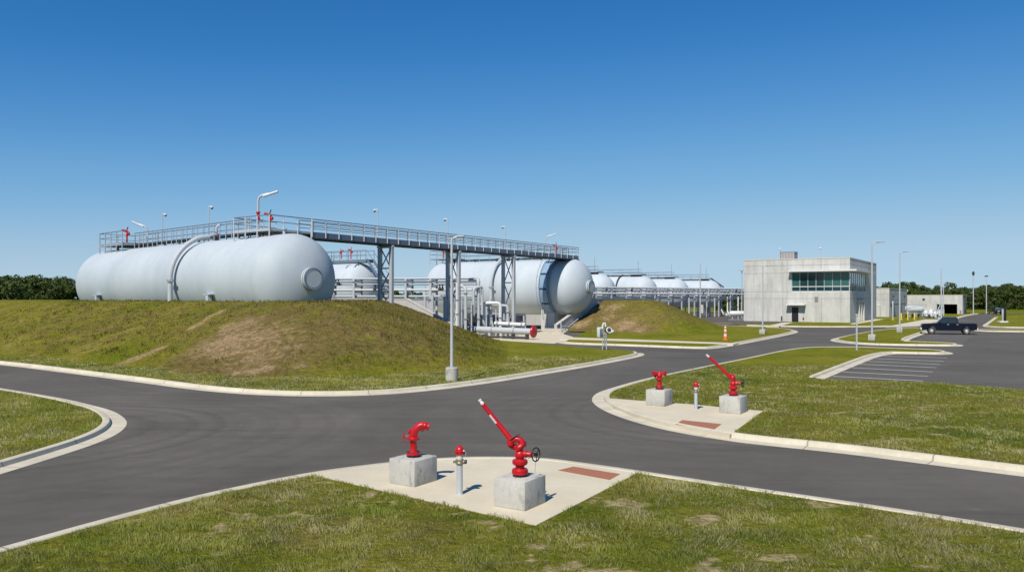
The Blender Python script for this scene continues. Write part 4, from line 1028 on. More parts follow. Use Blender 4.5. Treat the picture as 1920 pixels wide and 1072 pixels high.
# ------------------------------------------------------------------ lamp posts
def lamp(label, px, pyb, pyt, arm, kind='square', bw=0.55, bh=0.5, r=0.075, z0=0.115, head=True):
    x, d = G(px, pyb, z0); h = (pyb - pyt) * d / F
    t = thing('lamp_post', label, 'lamp post', (x, d, z0), 'grey lamp posts on concrete bases'); b = Vector((x, d, z0))
    if kind == 'round': MB().lathe([(bw / 2, 0), (bw / 2, bh - .03), (bw / 2 - .03, bh), (0, bh)], b, Zv, 28).build('base', M['block'], t)
    elif kind == 'square': MB().bbox(b + Zv * bh / 2, (bw, bw, bh), .03, (U, V, Zv)).build('base', M['block'], t)
    if kind: MB().bbox(b + Zv * (bh + .015), (r * 4, r * 4, .03), .008).build('anchor_plate', M['steel'], t)
    MB().tube([b + Zv * (bh if kind else 0), b + Zv * h], [r, r * .72], 14).build('pole', M['steel_light'], t)
    if arm:
        e = b + Zv * (h + .03) + Vector((arm, 0, abs(arm) * .06))
        am = MB().tube([b + Zv * (h - .25), b + Zv * (h - .06) + Vector((arm * .08, 0, 0)), b + Zv * h + Vector((arm * .3, 0, 0)), e], [r * .6, r * .55, r * .5, r * .45], 8).build('arm', M['steel_light'], t)
        if head:
            mb = MB(); mb.bbox(e + Vector((-arm * .22, 0, -.01)), (abs(arm) * .7, .26, .09), .03); mb.build('lamp_head', M['steel_light'], am)
    return t
lamp('tall grey lamp post on a round base, in front of the middle trestle', 847, 713, 445, .52, 'round', .58, .62, .078)
lamp('grey lamp post in front of the left half of the concrete building', 1430, 626, 499, .8, 'square', .6, .5, .085)
lamp('tallest right hand lamp post, just before the building\'s near corner', 1635, 638, 455, 1.0, 'square', .6, .55, .085)
lamp('lamp post right of the concrete building on a square base', 1687, 623, 473, .9, 'square', .6, .6, .085)
lamp('thin pole rising between the far tanks and the building', 1313, 596, 494, 0, None, r=.14)
lamp('lamp post behind the cab of the navy pickup', 1765, 606, 503, 0, 'square', .8, .9, .11)
lamp('thin short pole behind the white pump skid, near the garage opening', 1769, 592, 536, 0, None, r=.11)
t = lamp('pale pole with a dark lamp on top, before the wood', 1825, 587.5, 515, 0, None, r=.14)
q = Vector(t.location) + Zv * 9.6; mb = MB(); mb.lathe([(.12, -.3), (.32, .2), (.22, .7), (.1, .8), (0, .8)], q, Zv, 10); mb.build('lamp_head', M['dark'], t)
t = lamp('second pale pole before the wood, right of the dark topped one', 1849.5, 588, 522, 0, None, r=.12)
q = Vector(t.location) + Zv * 9.0; mb = MB(); mb.bbox(q + Zv * .1, (.6, .5, .3), .05); mb.build('lamp_head', M['dark'], t)
t = lamp('lamp with disc head by the building\'s left wall', 1391, 596.5, 506, 0, None, r=.09)
q = Vector(t.location) + Zv * ((596.5 - 506) * t.location.y / F); MB().lathe([(.1, .15), (.55, .05), (.6, -.05), (.3, -.12), (0, -.12)], q, Zv, 16).build('lamp_head', M['steel_light'], t)
x, d = G(1606, 656, .115); t = thing('sign_post', 'plain grey square post standing in the lawn edge right of the junction', 'post', (x, d, .115)); b = Vector((x, d, .115))
MB().box(b + Zv * 1.28, (.1, .1, 2.56)).build('post', M['steel_light'], t); MB().bbox(b + Zv * 2.6, (.17, .17, .12), .02).build('cap', M['steel_light'], t)

# meter stand, delineator, kiosk
x, d = G(1134, 656, .115); b = Vector((x, d, .115)); t = thing('meter_stand', 'instrument stand with pale hooded panels and dial at the lawn tip', 'meter stand', b)
mb = MB()
for ox in (-.17, .12): mb.tube([b + Vector((ox, 0, 0)), b + Vector((ox, 0, 1.3))], .035, 8)
mb.tube([b + Vector((-.17, 0, 1.0)), b + Vector((.12, 0, 1.0))], .025, 6); mb.build('leg', M['steel_light'], t)
mb = MB(); ax = (Vector((.9, .43, 0)), Vector((-.43, .9, 0)), Zv); mb.bbox(b + Vector((-.38, .02, 1.32)), (.34, .3, .75), .04, ax); mb.build('cabinet', M['white'], t)
MB().bbox(b + Vector((-.28, -.13, 1.32)), (.24, .06, .55), .02, ax).build('cabinet_door', M['girder'], t)
mb = MB(); q = b + Vector((-.16, 0, 1.55)); mb.tube([q + Zv * -.3, q + Zv * .25, q + Vector((.06, 0, .42)), q + Vector((.18, 0, .44)), q + Vector((.22, 0, .3)), q + Vector((.22, 0, .2))], .075, 10); mb.build('vent_hood', M['white'], t)
mb = MB(); q = b + Vector((.28, -.05, 1.45)); mb.lathe([(.2, -.12), (.24, -.1), (.24, .1), (.18, .14), (0, .14)], q, (.3, -1, .25), 16); mb.build('dial_case', M['dark'], t)
mb = MB(); mb.torus(q + Vector((.03, -.12, .03)), (.3, -1, .25), .2, .045, 20, 8); mb.sphere(q + Vector((.3, -.05, -.06)), .1, 10); mb.build('dial_rim', M['white'], t)
mb = MB(); mb.bbox(b + Vector((.05, 0, 1.2)), (.35, .12, .12), .02); mb.tube([b + Vector((-.12, -.05, 1.25)), b + Vector((-.02, -.03, .75)), b + Vector((.0, 0, .3))], .05, 8); mb.tube([b + Vector((.12, -.05, 1.2)), b + Vector((.14, 0, .55))], .04, 8); mb.build('conduit', M['steel'], t)
x, d = G(1360, 637, .115); b = Vector((x, d, .115)); t = thing('traffic_delineator', 'orange and white banded traffic post on the second mound\'s lawn', 'traffic cone', b)
MB().lathe([(.22, 0), (.22, .07), (.16, .09), (.15, .2), (.135, .5), (.115, .85), (.1, 1.05), (.085, 1.22), (.05, 1.28), (0, 1.28)], b, Zv, 16).build('body', M['orange'], t)
for z0_, z1_, r0, r1 in ((.32, .55, .146, .133), (.78, .98, .121, .106), (1.13, 1.23, .095, .084)): MB().lathe([(r0 - .01, z0_), (r0 + .004, z0_ + .002), (r1 + .004, z1_), (r1 - .01, z1_)], b, Zv, 16).build('white_band', M['white'], t)
x, d = G(1880, 604.5, .115); b = Vector((x, d, .115)); t = thing('kiosk_post', 'black and white roadside kiosk on a white slab by the far road', 'kiosk', b)
MB().bbox(b + Zv * .12, (1.25, .9, .24), .03).build('slab', M['white'], t)
MB().bbox(b + Vector((.28, .1, 1.2)), (.5, .5, 2.0), .12).build('cabinet', M['black'], t)
MB().bbox(b + Vector((-.08, -.1, 1.15)), (.2, .25, 1.95), .03).build('face_panel', M['steel_light'], t)
MB().bbox(b + Vector((.1, .05, 2.22)), (1.0, .5, .12), .04).build('roof', M['dark'], t)

# ------------------------------------------------------------------ buildings
K = Vector((52.8, 125.0, 0)); BH = 10.3
BP = lambda L, D, z: K + U * L + V * D + Zv * z
bd = thing('control_building', 'two storey pale concrete building with teal corner window band', 'building', K)
def bx(mb, L0, L1, D0, D1, z0, z1, P=BP): return mb.box(P((L0 + L1) / 2, (D0 + D1) / 2, (z0 + z1) / 2), (L1 - L0, D1 - D0, z1 - z0), (U, V, Zv))
mb = MB(); BL, BD = 16.6, 27.0; WL, WD, W0, W1 = 8.85, 15.4, 4.95, 8.12
bx(mb, 0, BL, 0, BD, -.2, W0); bx(mb, 0, BL, 0, BD, W1, BH - .12); bx(mb, WL, BL, 0, BD, W0, W1); bx(mb, 0, WL, WD, BD, W0, W1)
mb.build('wall', M['panel'], bd)
mb = MB(); bx(mb, -.05, BL + .05, -.05, .3, BH - .12, BH + .02); bx(mb, -.05, .3, .3, BD, BH - .12, BH + .02); bx(mb, BL - .3, BL + .05, .3, BD, BH - .12, BH + .02); mb.build('parapet_coping', M['pad'], bd)
mb = MB()
for z in (3.85, 7.98, 9.2): bx(mb, 0.01, BL, -.004, .02, z, z + .05) if z != 7.98 else bx(mb, WL + .3, BL, -.004, .02, z, z + .05)
bx(mb, WL + .1, BL, -.004, .02, 4.95, 5.0)
for L in (1.3, 4.2, 7.0, 10.2, 12.6, 14.9): bx(mb, L, L + .04, -.004, .02, 0, 3.85); bx(mb, L, L + .04, -.004, .02, 8.4, BH - .15)
for L in (10.2, 12.6, 14.9): bx(mb, L, L + .04, -.004, .02, 5.0, 7.98)
for z in (3.85, 9.2): bx(mb, -.004, .02, .01, BD, z, z + .05)
for D in (16.5, 21): bx(mb, -.004, .02, D, D + .04, 0, 7.9)
mb.build('panel_joints', M['joint'], bd)
mb = MB(); bx(mb, .35, WL, .35, WD, W0 + .01, W1 - .01); mb.build('window_interior', M['inside'], bd)
wf = MB()
for k in range(8):
    L = .05 + (WL - .15) * k / 7; bx(wf, L + .025, L + .075, .04, .2, W0, W1)
bx(wf, .05, WL, .04, .2, W0, W0 + .12); bx(wf, .05, WL, .035, .2, 5.72, 5.84); bx(wf, .05, WL, .04, .2, W1 - .08, W1)
for k in range(9):
    D = .3 + (WD - .5) * k / 8; bx(wf, .06, .2, D + .03, D + .1, W0, W1)
bx(wf, .04, .2, .2, WD, W0, W0 + .1)
fr_ = wf.build('window_frame', M['white'], bd)
for k in range(7):
    L0 = .15 + (WL - .15) * k / 7; L1 = .05 + (WL - .15) * (k + 1) / 7
    MB_ = MB(); bx(MB_, L0, L1, .12, .15, 5.84, W1 - .08); MB_.build('window_pane', M['glass_teal' if k in (0, 1, 2, 6) else 'glass_dark'], fr_)
    MB_ = MB(); bx(MB_, L0, L1, .12, .15, W0 + .12, 5.72); MB_.build('window_pane', M['glass_dark'], fr_)
for k in range(8):
    D0 = .44 + (WD - .5) * k / 8; D1 = .3 + (WD - .5) * (k + 1) / 8
    MB_ = MB(); bx(MB_, .12, .15, D0, D1, W0 + .1, W1); MB_.build('window_pane', M['glass_blue'], fr_)
cn = MB(); bx(cn, -1.15, WL + .3, -1.15, -.003, W1 + .04, W1 + .30); bx(cn, -1.15, -.003, -.003, WD + 2.2, W1 + .04, W1 + .30); cn.build('window_canopy', M['white'], bd)
mb = MB(); bx(mb, 7.75, 8.8, -.03, .05, 0, 2.5); mb.build('door', M['black'], bd)
mb = MB(); bx(mb, 7.62, 7.75, -.06, .05, 0, 2.62); bx(mb, 8.8, 8.93, -.06, .05, 0, 2.62); bx(mb, 7.75, 8.8, -.06, .05, 2.5, 2.62); mb.build('door_frame', M['panel'], bd)
mb = MB(); bx(mb, 6.6, 9.5, -1.15, -.003, 2.78, 2.95); mb.build('door_canopy', M['white'], bd)
mb = MB(); bx(mb, 4.75, 5.25, -.06, .02, 3.35, 4.15); mb.build('louvre_vent', M['joint'], bd)
mb = MB(); bx(mb, 10.3, 10.5, -.1, .02, .3, 1.0); mb.build('wall_box', M['dark'], bd)
mb = MB(); bx(mb, 6.9, 7.1, -.1, .02, .5, .8); mb.build('wall_lamp', M['dark'], bd)
mb = MB()
for D in (6.3, 8.6, 10.9): bx(mb, -.42, -.003, D, D + .5, 0, 3.3)
bx(mb, -.42, -.003, 5.6, 12.2, 3.3, 3.6); mb.build('side_fins', M['panel'], bd)
mb = MB(); bx(mb, -.02, .05, 6.9, 11.0, .0, 3.2); mb.build('side_recess', M['wall'], bd)
hv = thing('rooftop_unit', 'louvred grey air handling unit on the concrete building roof', 'roof unit', BP(10, 3.5, BH))
mb = MB(); mb.box(BP(10.1, 3.5, BH + .5), (2.3, 2.2, 1.5), (U, V, Zv)); mb.build('casing', M['hvac'], hv)
mb = MB()
for k in range(9): bx(mb, 9.05 + k * .24, 9.12 + k * .24, 2.36, 2.4, BH + .1, BH + 1.2)
mb.build('louvre', M['wall'], hv); mb = MB(); mb.box(BP(10.1, 3.5, BH + 1.28), (2.4, 2.3, .08), (U, V, Zv)); mb.build('lid', M['steel'], hv)
for L, D, h, lab in ((4.6, 1.0, 1.75, 'roof pole with white head on the building, right of the roof unit'), (11.2, 2.0, 1.9, 'roof lamp with white head behind the roof unit'), (12.7, 1.0, .9, 'short thin pole at the left of the building roof')):
    q = BP(L, D, BH - .12); t = thing('roof_pole', lab, 'pole', q); MB().tube([q, q + Zv * h], .06, 8).build('pole', M['steel_light'], t); MB().sphere(q + Zv * h, .18 if h > 1 else .08, 10, (1.3, 1, .8)).build('head', M['white'], t)
# annex
K2_ = Vector((76.4, 162.0, 0)); BP2 = lambda L, D, z: K2_ + U * L + V * D + Zv * z
an = thing('annex_building', 'lower concrete annex just right of the two storey building', 'building', K2_)
mb = MB(); bx(mb, 0, 9, 0, 30, -.2, 5.85, BP2); mb.build('wall', M['panel'], an)
mb = MB(); bx(mb, -.06, 9.05, -.06, 30.05, 5.85, 5.98, BP2); mb.build('roof_edge', M['pad'], an)
mb = MB(); [bx(mb, -.004, .02, .01, 30, z, z + .05, BP2) for z in (3.6, 4.7)]; [bx(mb, .01, 9, -.004, .02, z, z + .05, BP2) for z in (3.6, 4.7)]; mb.build('panel_joints', M['joint'], an)
for D0, D1 in ((2.2, 6.5), (15.5, 18.5)): mb = MB(); bx(mb, -.9, -.003, D0 - .4, D1 + .4, 2.55, 2.75, BP2); mb.build('door_canopy', M['dark'], an)
for D0, D1 in ((2.2, 12.5), (16, 18)): mb = MB(); bx(mb, -.05, .05, D0, D1, 0, 2.5, BP2); mb.build('door', M['wall'], an)
mb = MB(); bx(mb, 4.2, 4.9, -.05, .05, 0, 3.2, BP2); mb.build('window', M['glass_dark'], an)
mb = MB(); bx(mb, 1.6, 3.8, -.35, -.003, 0, 2.5, BP2); mb.build('wall_fin', M['panel'], an)
for D in (5, 24): q = BP2(-.15, D, 4.3); MB().bbox(q, (.3, .4, .4), .05, (U, V, Zv)).build('wall_lamp', M['dark'], an)
# garage
K3_ = Vector((107.0, 190.0, 0)); BP3 = lambda L, D, z: K3_ + U * L + V * D + Zv * z
gb = thing('garage_building', 'low pale building with a dark open garage bay before the wood', 'building', K3_)
mb = MB(); bx(mb, 0, 1.1, 0, 16, -.2, 4.6, BP3); bx(mb, 5.4, 12.5, 0, 16, -.2, 4.6, BP3); bx(mb, 1.1, 5.4, 0, 16, 2.45, 4.6, BP3); bx(mb, 1.1, 5.4, 8, 8.3, -.2, 2.45, BP3); mb.build('wall', M['panel'], gb)
mb = MB(); bx(mb, 1.1, 5.4, 7.9, 7.98, 0, 2.44, BP3); mb.build('bay_back', M['inside'], gb)
mb = MB(); bx(mb, 3.9, 5.2, 1.2, 1.3, 0, 1.8, BP3); mb.build('bay_screen', M['wall'], gb)
mb = MB(); bx(mb, -.05, 12.55, -.05, 16.05, 4.6, 4.7, BP3); mb.build('roof_edge', M['pad'], gb)
mb = MB(); bx(mb, 8.0, 8.5, -.05, .05, 3.3, 3.85, BP3); mb.build('louvre_vent', M['dark'], gb)
mb = MB(); bx(mb, .25, .6, -.05, .05, 0, 1.0, BP3); bx(mb, -.05, .05, 5, 6, 0, 2.3, BP3); bx(mb, -.05, .05, 9, 10, 0, 2.3, BP3); mb.build('door', M['joint'], gb)
mb = MB(); bx(mb, -1.6, -.003, 3, 14, 4.35, 4.5, BP3); mb.build('side_canopy', M['dark'], gb)
q = BP3(12.6, -.3, 0); t = thing('lamp_post', 'lamp post with bulb head at the garage building\'s left corner', 'lamp post', q); MB().tube([q, q + Zv * 5.3, q + Zv * 5.6 + Vector((.4, 0, 0))], .12, 8).build('pole', M['white'], t); MB().sphere(q + Zv * 5.7 + Vector((.6, 0, 0)), .42, 10, (1.2, 1, .7)).build('lamp_head', M['white'], t)

# tank skid, white pumps, yellow bollards
q = Wz(1714, 158, 0); t = thing('bullet_tank', 'small silver horizontal tank on a frame before the annex', 'tank', q)
MB().lathe([(0, -1.75), (.4, -1.68), (.64, -1.4), (.68, -1.2), (.68, 1.2), (.64, 1.4), (.4, 1.68), (0, 1.75)], q + Zv * 1.75, (1, -.25, 0), 24).build('shell', M['pipe'], t)
mb = MB(); [mb.box(q + Vector((x, -x * .25, .55)), (.3, 1.5, 1.1)) for x in (-1.1, 0, 1.1)]; mb.box(q + Vector((0, 0, .95)), (4.0, 1.1, .16)); [mb.tube([q + Vector((x, -.9, .9)), q + Vector((x, -.9, 2.7))], .05, 6) for x in (-1.9, 1.9)]; mb.tube([q + Vector((-1.9, -.9, 2.65)), q + Vector((1.9, -.9, 2.65))], .05, 6); mb.build('frame', M['steel'], t)
def pump(label, px, d, s, k):
    q = Wz(px, d, 0); t = thing('pump_unit', label, 'pump', q, 'white pump units before the garage')
    mb = MB(); mb.lathe([(0, 0), (.5 * s, .02), (.55 * s, .3), (.5 * s, 1.3 * s), (.3 * s, 1.6 * s), (.12 * s, 1.65 * s), (.1 * s, 2.3 * s), (0, 2.3 * s)], q + Zv * .35, Zv, 14); mb.build('vessel', M['white'], t)
    mb = MB(); mb.tube([q + Vector((-.9 * s, -.2, .9)), q + Vector((.9 * s, -.3, .9)), q + Vector((1.0 * s, -.3, 1.9))], .2 * s, 8); mb.tube([q + Vector((.5, 0, 1.5)), q + Vector((1.0, 0, 2.2 + k * .3))], .12 * s, 8); mb.build('piping', M['pipe'], t)
    mb = MB(); mb.box(q + Zv * .18, (1.7 * s, 1.1 * s, .34)); mb.sphere(q + Vector((-.5, -.5, .6)), .22, 8); mb.build('base', M['dark'] if k % 2 else M['steel'], t)
for k, (px, d, s, lab) in enumerate(((1736, 156, .72, 'white pump unit touching the right end of the silver tank'), (1745, 154, .85, 'taller white pump unit in the middle of the pump row'), (1753, 152, .6, 'small white pump unit right of the tallest one'), (1760, 158, .7, 'last white pump unit, beside the pole at the garage'))): pump(lab, px, d, s, k)
for px, pb, h, lab in ((1674, 599.5, 3.3, 'tall pale yellow post left of the yellow bollards'), (1689.8, 599.5, 1.2, 'left one of the low yellow bollards before the silver tank'), (1702, 599.5, 1.5, 'taller middle yellow bollard before the silver tank'), (1714.5, 599.5, 1.2, 'right one of the low yellow bollards before the silver tank')):
    x, d = G(px, pb, .115); b = Vector((x, d, .115)); t = thing('bollard', lab, 'bollard', b, 'yellow bollards'); mb = MB(); mb.lathe([(.1, 0), (.1, h - .06), (.06, h), (0, h)], b, Zv, 10); mb.build('post', M['yellow'] if h < 2 else M['steel_light'], t); MB().box(b + Zv * .04, (.4, .4, .08)).build('foot', M['yellow'], t)

# ------------------------------------------------------------------ vehicles
def wheel(t, x, y, r, wdt, name='wheel'):
    s = 1 if y > 0 else -1; o = Vector((x, y, r))
    w = MB().lathe([(r * .62, 0), (r * .95, 0), (r, .04), (r, wdt - .04), (r * .95, wdt), (r * .62, wdt)], o - Vector((0, s * wdt, 0)), (0, s, 0), 24).build('wheel', M['tyre'], t)
    MB().lathe([(r * .62, wdt - .05), (r * .58, wdt - .02), (r * .5, wdt - .06), (r * .2, wdt - .03), (.0, wdt - .02)], o - Vector((0, s * (wdt - .045), 0)), (0, s, 0), 16).build('rim', M['chrome'], w)
def arch(cx, r, n=10): return [(cx + r * math.cos(a), .40 + r * math.sin(a)) for a in [PI * k / n for k in range(n + 1)]]
def car_prism(prof, y0, y1): 
    return MB().prism([Vector((x, y0, z)) for x, z in prof], Vector((0, y1 - y0, 0)))
def pickup(label, loc, rz):
    t = thing('pickup_truck', label, 'pickup truck', loc, world=False, rz=rz); w = .96
    low = [(2.78, .50), (2.82, .72), (2.80, 1.02), (2.70, 1.12), (1.25, 1.20), (-.85, 1.20), (-2.78, 1.20), (-2.80, .62), (-2.6, .52)] + [(x, z) for x, z in arch(-1.75, .47)[::-1] if z > .45] + [(-1.2, .42), (1.25, .42)] + [(x, z) for x, z in arch(1.78, .47)[::-1] if z > .45] + [(2.3, .46)]
    low = [(2.78, .50), (2.82, .72), (2.80, 1.02), (2.70, 1.12), (1.25, 1.20), (-2.78, 1.20), (-2.80, .62), (-2.6, .52), (-2.23, .45)] + arch(-1.75, .47)[::-1][1:-1] + [(-1.27, .42), (1.30, .42)] + arch(1.78, .47)[::-1][1:-1] + [(2.27, .45)]
    mb = car_prism(low, -w, w); mb.build('body', M['navy'], t)
    cab = [(1.25, 1.19), (.62, 1.82), (.45, 1.87), (-.72, 1.88), (-.85, 1.82), (-.98, 1.19)]
    vs = [Vector((x, (w - .04) - (.16 if z > 1.5 else 0), z)) for x, z in cab]; vr = [Vector((v.x, -v.y, v.z)) for v in vs]; n = len(cab)
    mb = MB().add(vs + vr, [tuple(range(n)), tuple(range(n, 2 * n))[::-1]] + [(i, (i + 1) % n, (i + 1) % n + n, i + n) for i in range(n)]); mb.build('cab', M['navy'], t)
    for s in (1, -1):
        f = lambda x, z: Vector((x, s * (w - .04 - .16 * (z - 1.19) / .66 + .006), z))
        for q in ([(1.02, 1.25), (.55, 1.76), (.2, 1.78), (.16, 1.25)], [(.06, 1.25), (.1, 1.78), (-.66, 1.78), (-.78, 1.25)]):
            MB().prism([f(*p) for p in q], Vector((0, s * .006, 0))).build('side_window', M['carglass'], t)
        MB().bbox((.95, s * (w + .1), 1.26), (.14, .2, .18), .03).build('mirror', M['navy'], t)
        MB().bbox((2.74, s * .7, .95), (.16, .42, .2), .04).build('headlight', M['chrome'], t)
        MB().bbox((-2.76, s * .83, .98), (.14, .24, .36), .03).build('tail_light', M['lampred'], t)
        for x in (-.05, -1.0): MB().bbox((x + .15, s * (w + .012), 1.08), (.18, .03, .04), .01).build('door_handle', M['chrome'], t)
        mb = MB(); [mb.box((x, s * (w + .002), .82), (.012, .006, .72)) for x in (1.12, .1, -.88)]; mb.build('door_seam', M['black'], t)
        for x in (1.78, -1.75): wheel(t, x, s * .98, .40, .27)
    MB().prism([Vector((x, -.78, z)) for x, z in ((1.22, 1.235), (.66, 1.80), (.69, 1.815), (1.26, 1.245))], (0, 1.56, 0)).build('windscreen', M['carglass'], t)
    MB().bbox((2.86, 0, .58), (.16, 1.9, .24), .04).build('front_bumper', M['chrome'], t); MB().bbox((-2.86, 0, .6), (.16, 1.85, .2), .04).build('rear_bumper', M['chrome'], t)
    MB().bbox((2.80, 0, .92), (.08, .9, .3), .02).build('grille', M['black'], t)
    MB().bbox((-1.85, 0, 1.195), (1.7, 1.6, .03), .005).build('bed', M['black'], t)
    return t
pk = pickup('navy crew cab pickup parked nose left at the top of the lot', (0.5455 * 88.0, 88.0, 0), math.radians(156)); pk.scale = (.95, .95, 1.0)
def suv(label, loc, rz):
    t = thing('black_suv', label, 'car', loc, world=False, rz=rz); w = .95
    low = [(2.35, .45), (2.4, .8), (2.2, 1.0), (1.2, 1.08), (-2.3, 1.1), (-2.38, .6), (-2.2, .45)] + arch(-1.4, .42)[::-1][1:-1] + [(.9, .42)] + arch(1.4, .42)[::-1][1:-1]
    car_prism(low, -w, w).build('body', M['blackcar'], t)
    car_prism([(1.2, 1.07), (.5, 1.66), (-1.9, 1.70), (-2.28, 1.09)], -w + .1, w - .1).build('cabin', M['blackcar'], t)
    for s in (1, -1):
        MB().prism([Vector((x, s * (w - .098), z)) for x, z in ((.9, 1.12), (.45, 1.58), (-1.8, 1.6), (-2.0, 1.12))], (0, s * .008, 0)).build('side_window', M['carglass'], t)
        MB().bbox((-2.34, s * .7, .95), (.1, .3, .2), .02).build('tail_light', M['lampred'], t)
        for x in (1.4, -1.4): wheel(t, x, s * .96, .36, .25)
    MB().bbox((-2.36, 0, .8), (.05, .5, .14), .01).build('number_plate', M['white'], t)
    MB().prism([Vector((-2.19, -.7, 1.2)), Vector((-2.19, .7, 1.2)), Vector((-1.98, .65, 1.6)), Vector((-1.98, -.65, 1.6))], (-.02, 0, .0)).build('rear_window', M['glass_blue'], t)
q = Wz(1865, 196, 0); suv('black car parked by the far road, partly behind the kiosk', q, math.radians(80))

# ------------------------------------------------------------------ trees
def tree_meshes(seed):
    r = np.random.default_rng(seed); nc = 34
    cl = []
    for k in range(nc):
        a = r.uniform(0, 2 * PI); z = r.uniform(.5, 9.2); rad = 2.9 * math.sqrt(max(0.05, 1 - ((z - 4.4) / 5.2) ** 2)) * math.sqrt(r.uniform(.15, 1.0))
        cl.append((rad * math.cos(a) * r.uniform(.85, 1.15), rad * math.sin(a), z, r.uniform(.7, 1.25), r.uniform(0, 1)))
    V_ = []; T_ = []
    for (cx, cy, cz, cr, ct) in cl:
        n = 85; u = r.normal(size=(n, 3)); u /= np.linalg.norm(u, axis=1)[:, None]
        p = np.array([cx, cy, cz]) + u * (cr * r.uniform(.55, 1.0, n) ** .5)[:, None] * np.array([1.1, 1.1, .85])
        nn = u + r.normal(size=(n, 3)) * .7 + np.array([0, 0, .35]); nn /= np.linalg.norm(nn, axis=1)[:, None]
        t1 = np.cross(nn, r.normal(size=(n, 3))); t1 /= np.linalg.norm(t1, axis=1)[:, None]; t2 = np.cross(nn, t1)
        s_ = r.uniform(.16, .32, n)[:, None]
        q = np.stack([p + t1 * s_, p + t2 * s_ * .7, p - t1 * s_, p - t2 * s_ * .7], 1)
        V_.append(q.reshape(-1, 3)); T_.append(np.repeat(np.clip(ct * .6 + r.uniform(0, .4, n), 0, 1), 4))
    v = np.concatenate(V_); f = np.arange(len(v)).reshape(-1, 4)
    me = bpy.data.meshes.new('crown'); me.from_pydata(v.tolist(), [], f.tolist())
    a = me.attributes.new('tone', 'FLOAT', 'POINT'); a.data.foreach_set('value', np.concatenate(T_).astype(np.float32)); me.materials.append(M['leaf'])
    mb = MB(); mb.tube([Vector((0, 0, -.2)), Vector((.1, 0, 2)), Vector((0, .1, 4.5)), Vector((.1, .1, 7.5))], [.32, .24, .17, .05], 8)
    for (cx, cy, cz, cr, ct) in cl[::4]: mb.tube([Vector((0, 0, max(1.2, cz - 2.2))), Vector((cx * .5, cy * .5, cz - .8)), Vector((cx, cy, cz))], [.12, .08, .03], 5)
    return me, mb
TM = []
for k in range(5):
    me, mb = tree_meshes(40 + k); TM.append((me, mb))
TREE0 = {}
def tree(k, x, y, s, rz, label, group, sz=1.0):
    me, mb = TM[k]
    t = bpy.data.objects.new('broadleaf_tree', None); COL.objects.link(t); t.location = (x, y, 0); t.scale = (s, s, s * sz); t.rotation_euler = (0, 0, rz)
    t['label'] = label; t['category'] = 'tree'; t['group'] = group
    c = bpy.data.objects.new('crown', me); COL.objects.link(c); c.parent = t
    if k not in TREE0: TREE0[k] = mb.build('trunk', M['bark'], t)
    else:
        c = bpy.data.objects.new('trunk', TREE0[k].data); COL.objects.link(c); c.parent = t
    return t
def top_at(px, prof):
    xs = [p[0] for p in prof]; ys = [p[1] for p in prof]; return float(np.interp(px, xs, ys))
Lprof = [(-80, 520), (0, 513), (20, 512), (40, 516), (70, 514), (95, 517), (112, 521), (130, 516), (160, 518), (200, 522)]
for row, d in enumerate((150, 158, 167)):
    for px in np.arange(-70, 190, 27):
        p = px + random.uniform(-9, 9) + row * 9; top = top_at(p, Lprof) + random.uniform(-4, 7) + (2 - row) * 3
        s = (H - (top - HY) * d / F) / 9.9
        tree(random.randrange(5), (p - CX) / F * d, d + random.uniform(-2, 2), s, random.uniform(0, 6), 'dark green leafy tree in the wood left of the largest tank', 'trees of the left wood')
Rprof = [(1600, 536), (1645, 534), (1665, 531), (1690, 527), (1712, 530), (1735, 537), (1748, 541), (1762, 535), (1780, 532), (1800, 537), (1822, 535), (1845, 531), (1870, 527), (1890, 530), (1920, 532), (2000, 528)]
for row, d in enumerate((272, 284, 298)):
    for px in np.arange(1590, 2010, 13):
        p = px + random.uniform(-5, 5) + row * 6; top = top_at(p, Rprof) + random.uniform(-1, 4) + (2 - row) * 3.5
        s = (H - (top - HY) * d / F) / 9.9
        tree(random.randrange(5), (p - CX) / F * d, d + random.uniform(-4, 4), s * random.uniform(.95, 1.05), random.uniform(0, 6), 'dark green leafy tree in the wood behind the right hand buildings', 'trees of the right wood')
for row, d in enumerate((225, 236)):
    for px in list(range(610, 800, 22)) + [1348, 1364, 1380, 1396, 1412]:
        s = (H - (546 + row * -2 - HY + random.uniform(-3, 3)) * d / F) / 9.9
        tree(random.randrange(5), (px + random.uniform(-6, 6) - CX) / F * d, d, s, random.uniform(0, 6), 'low dark tree glimpsed between or behind the tanks', 'trees behind the tanks', .95)

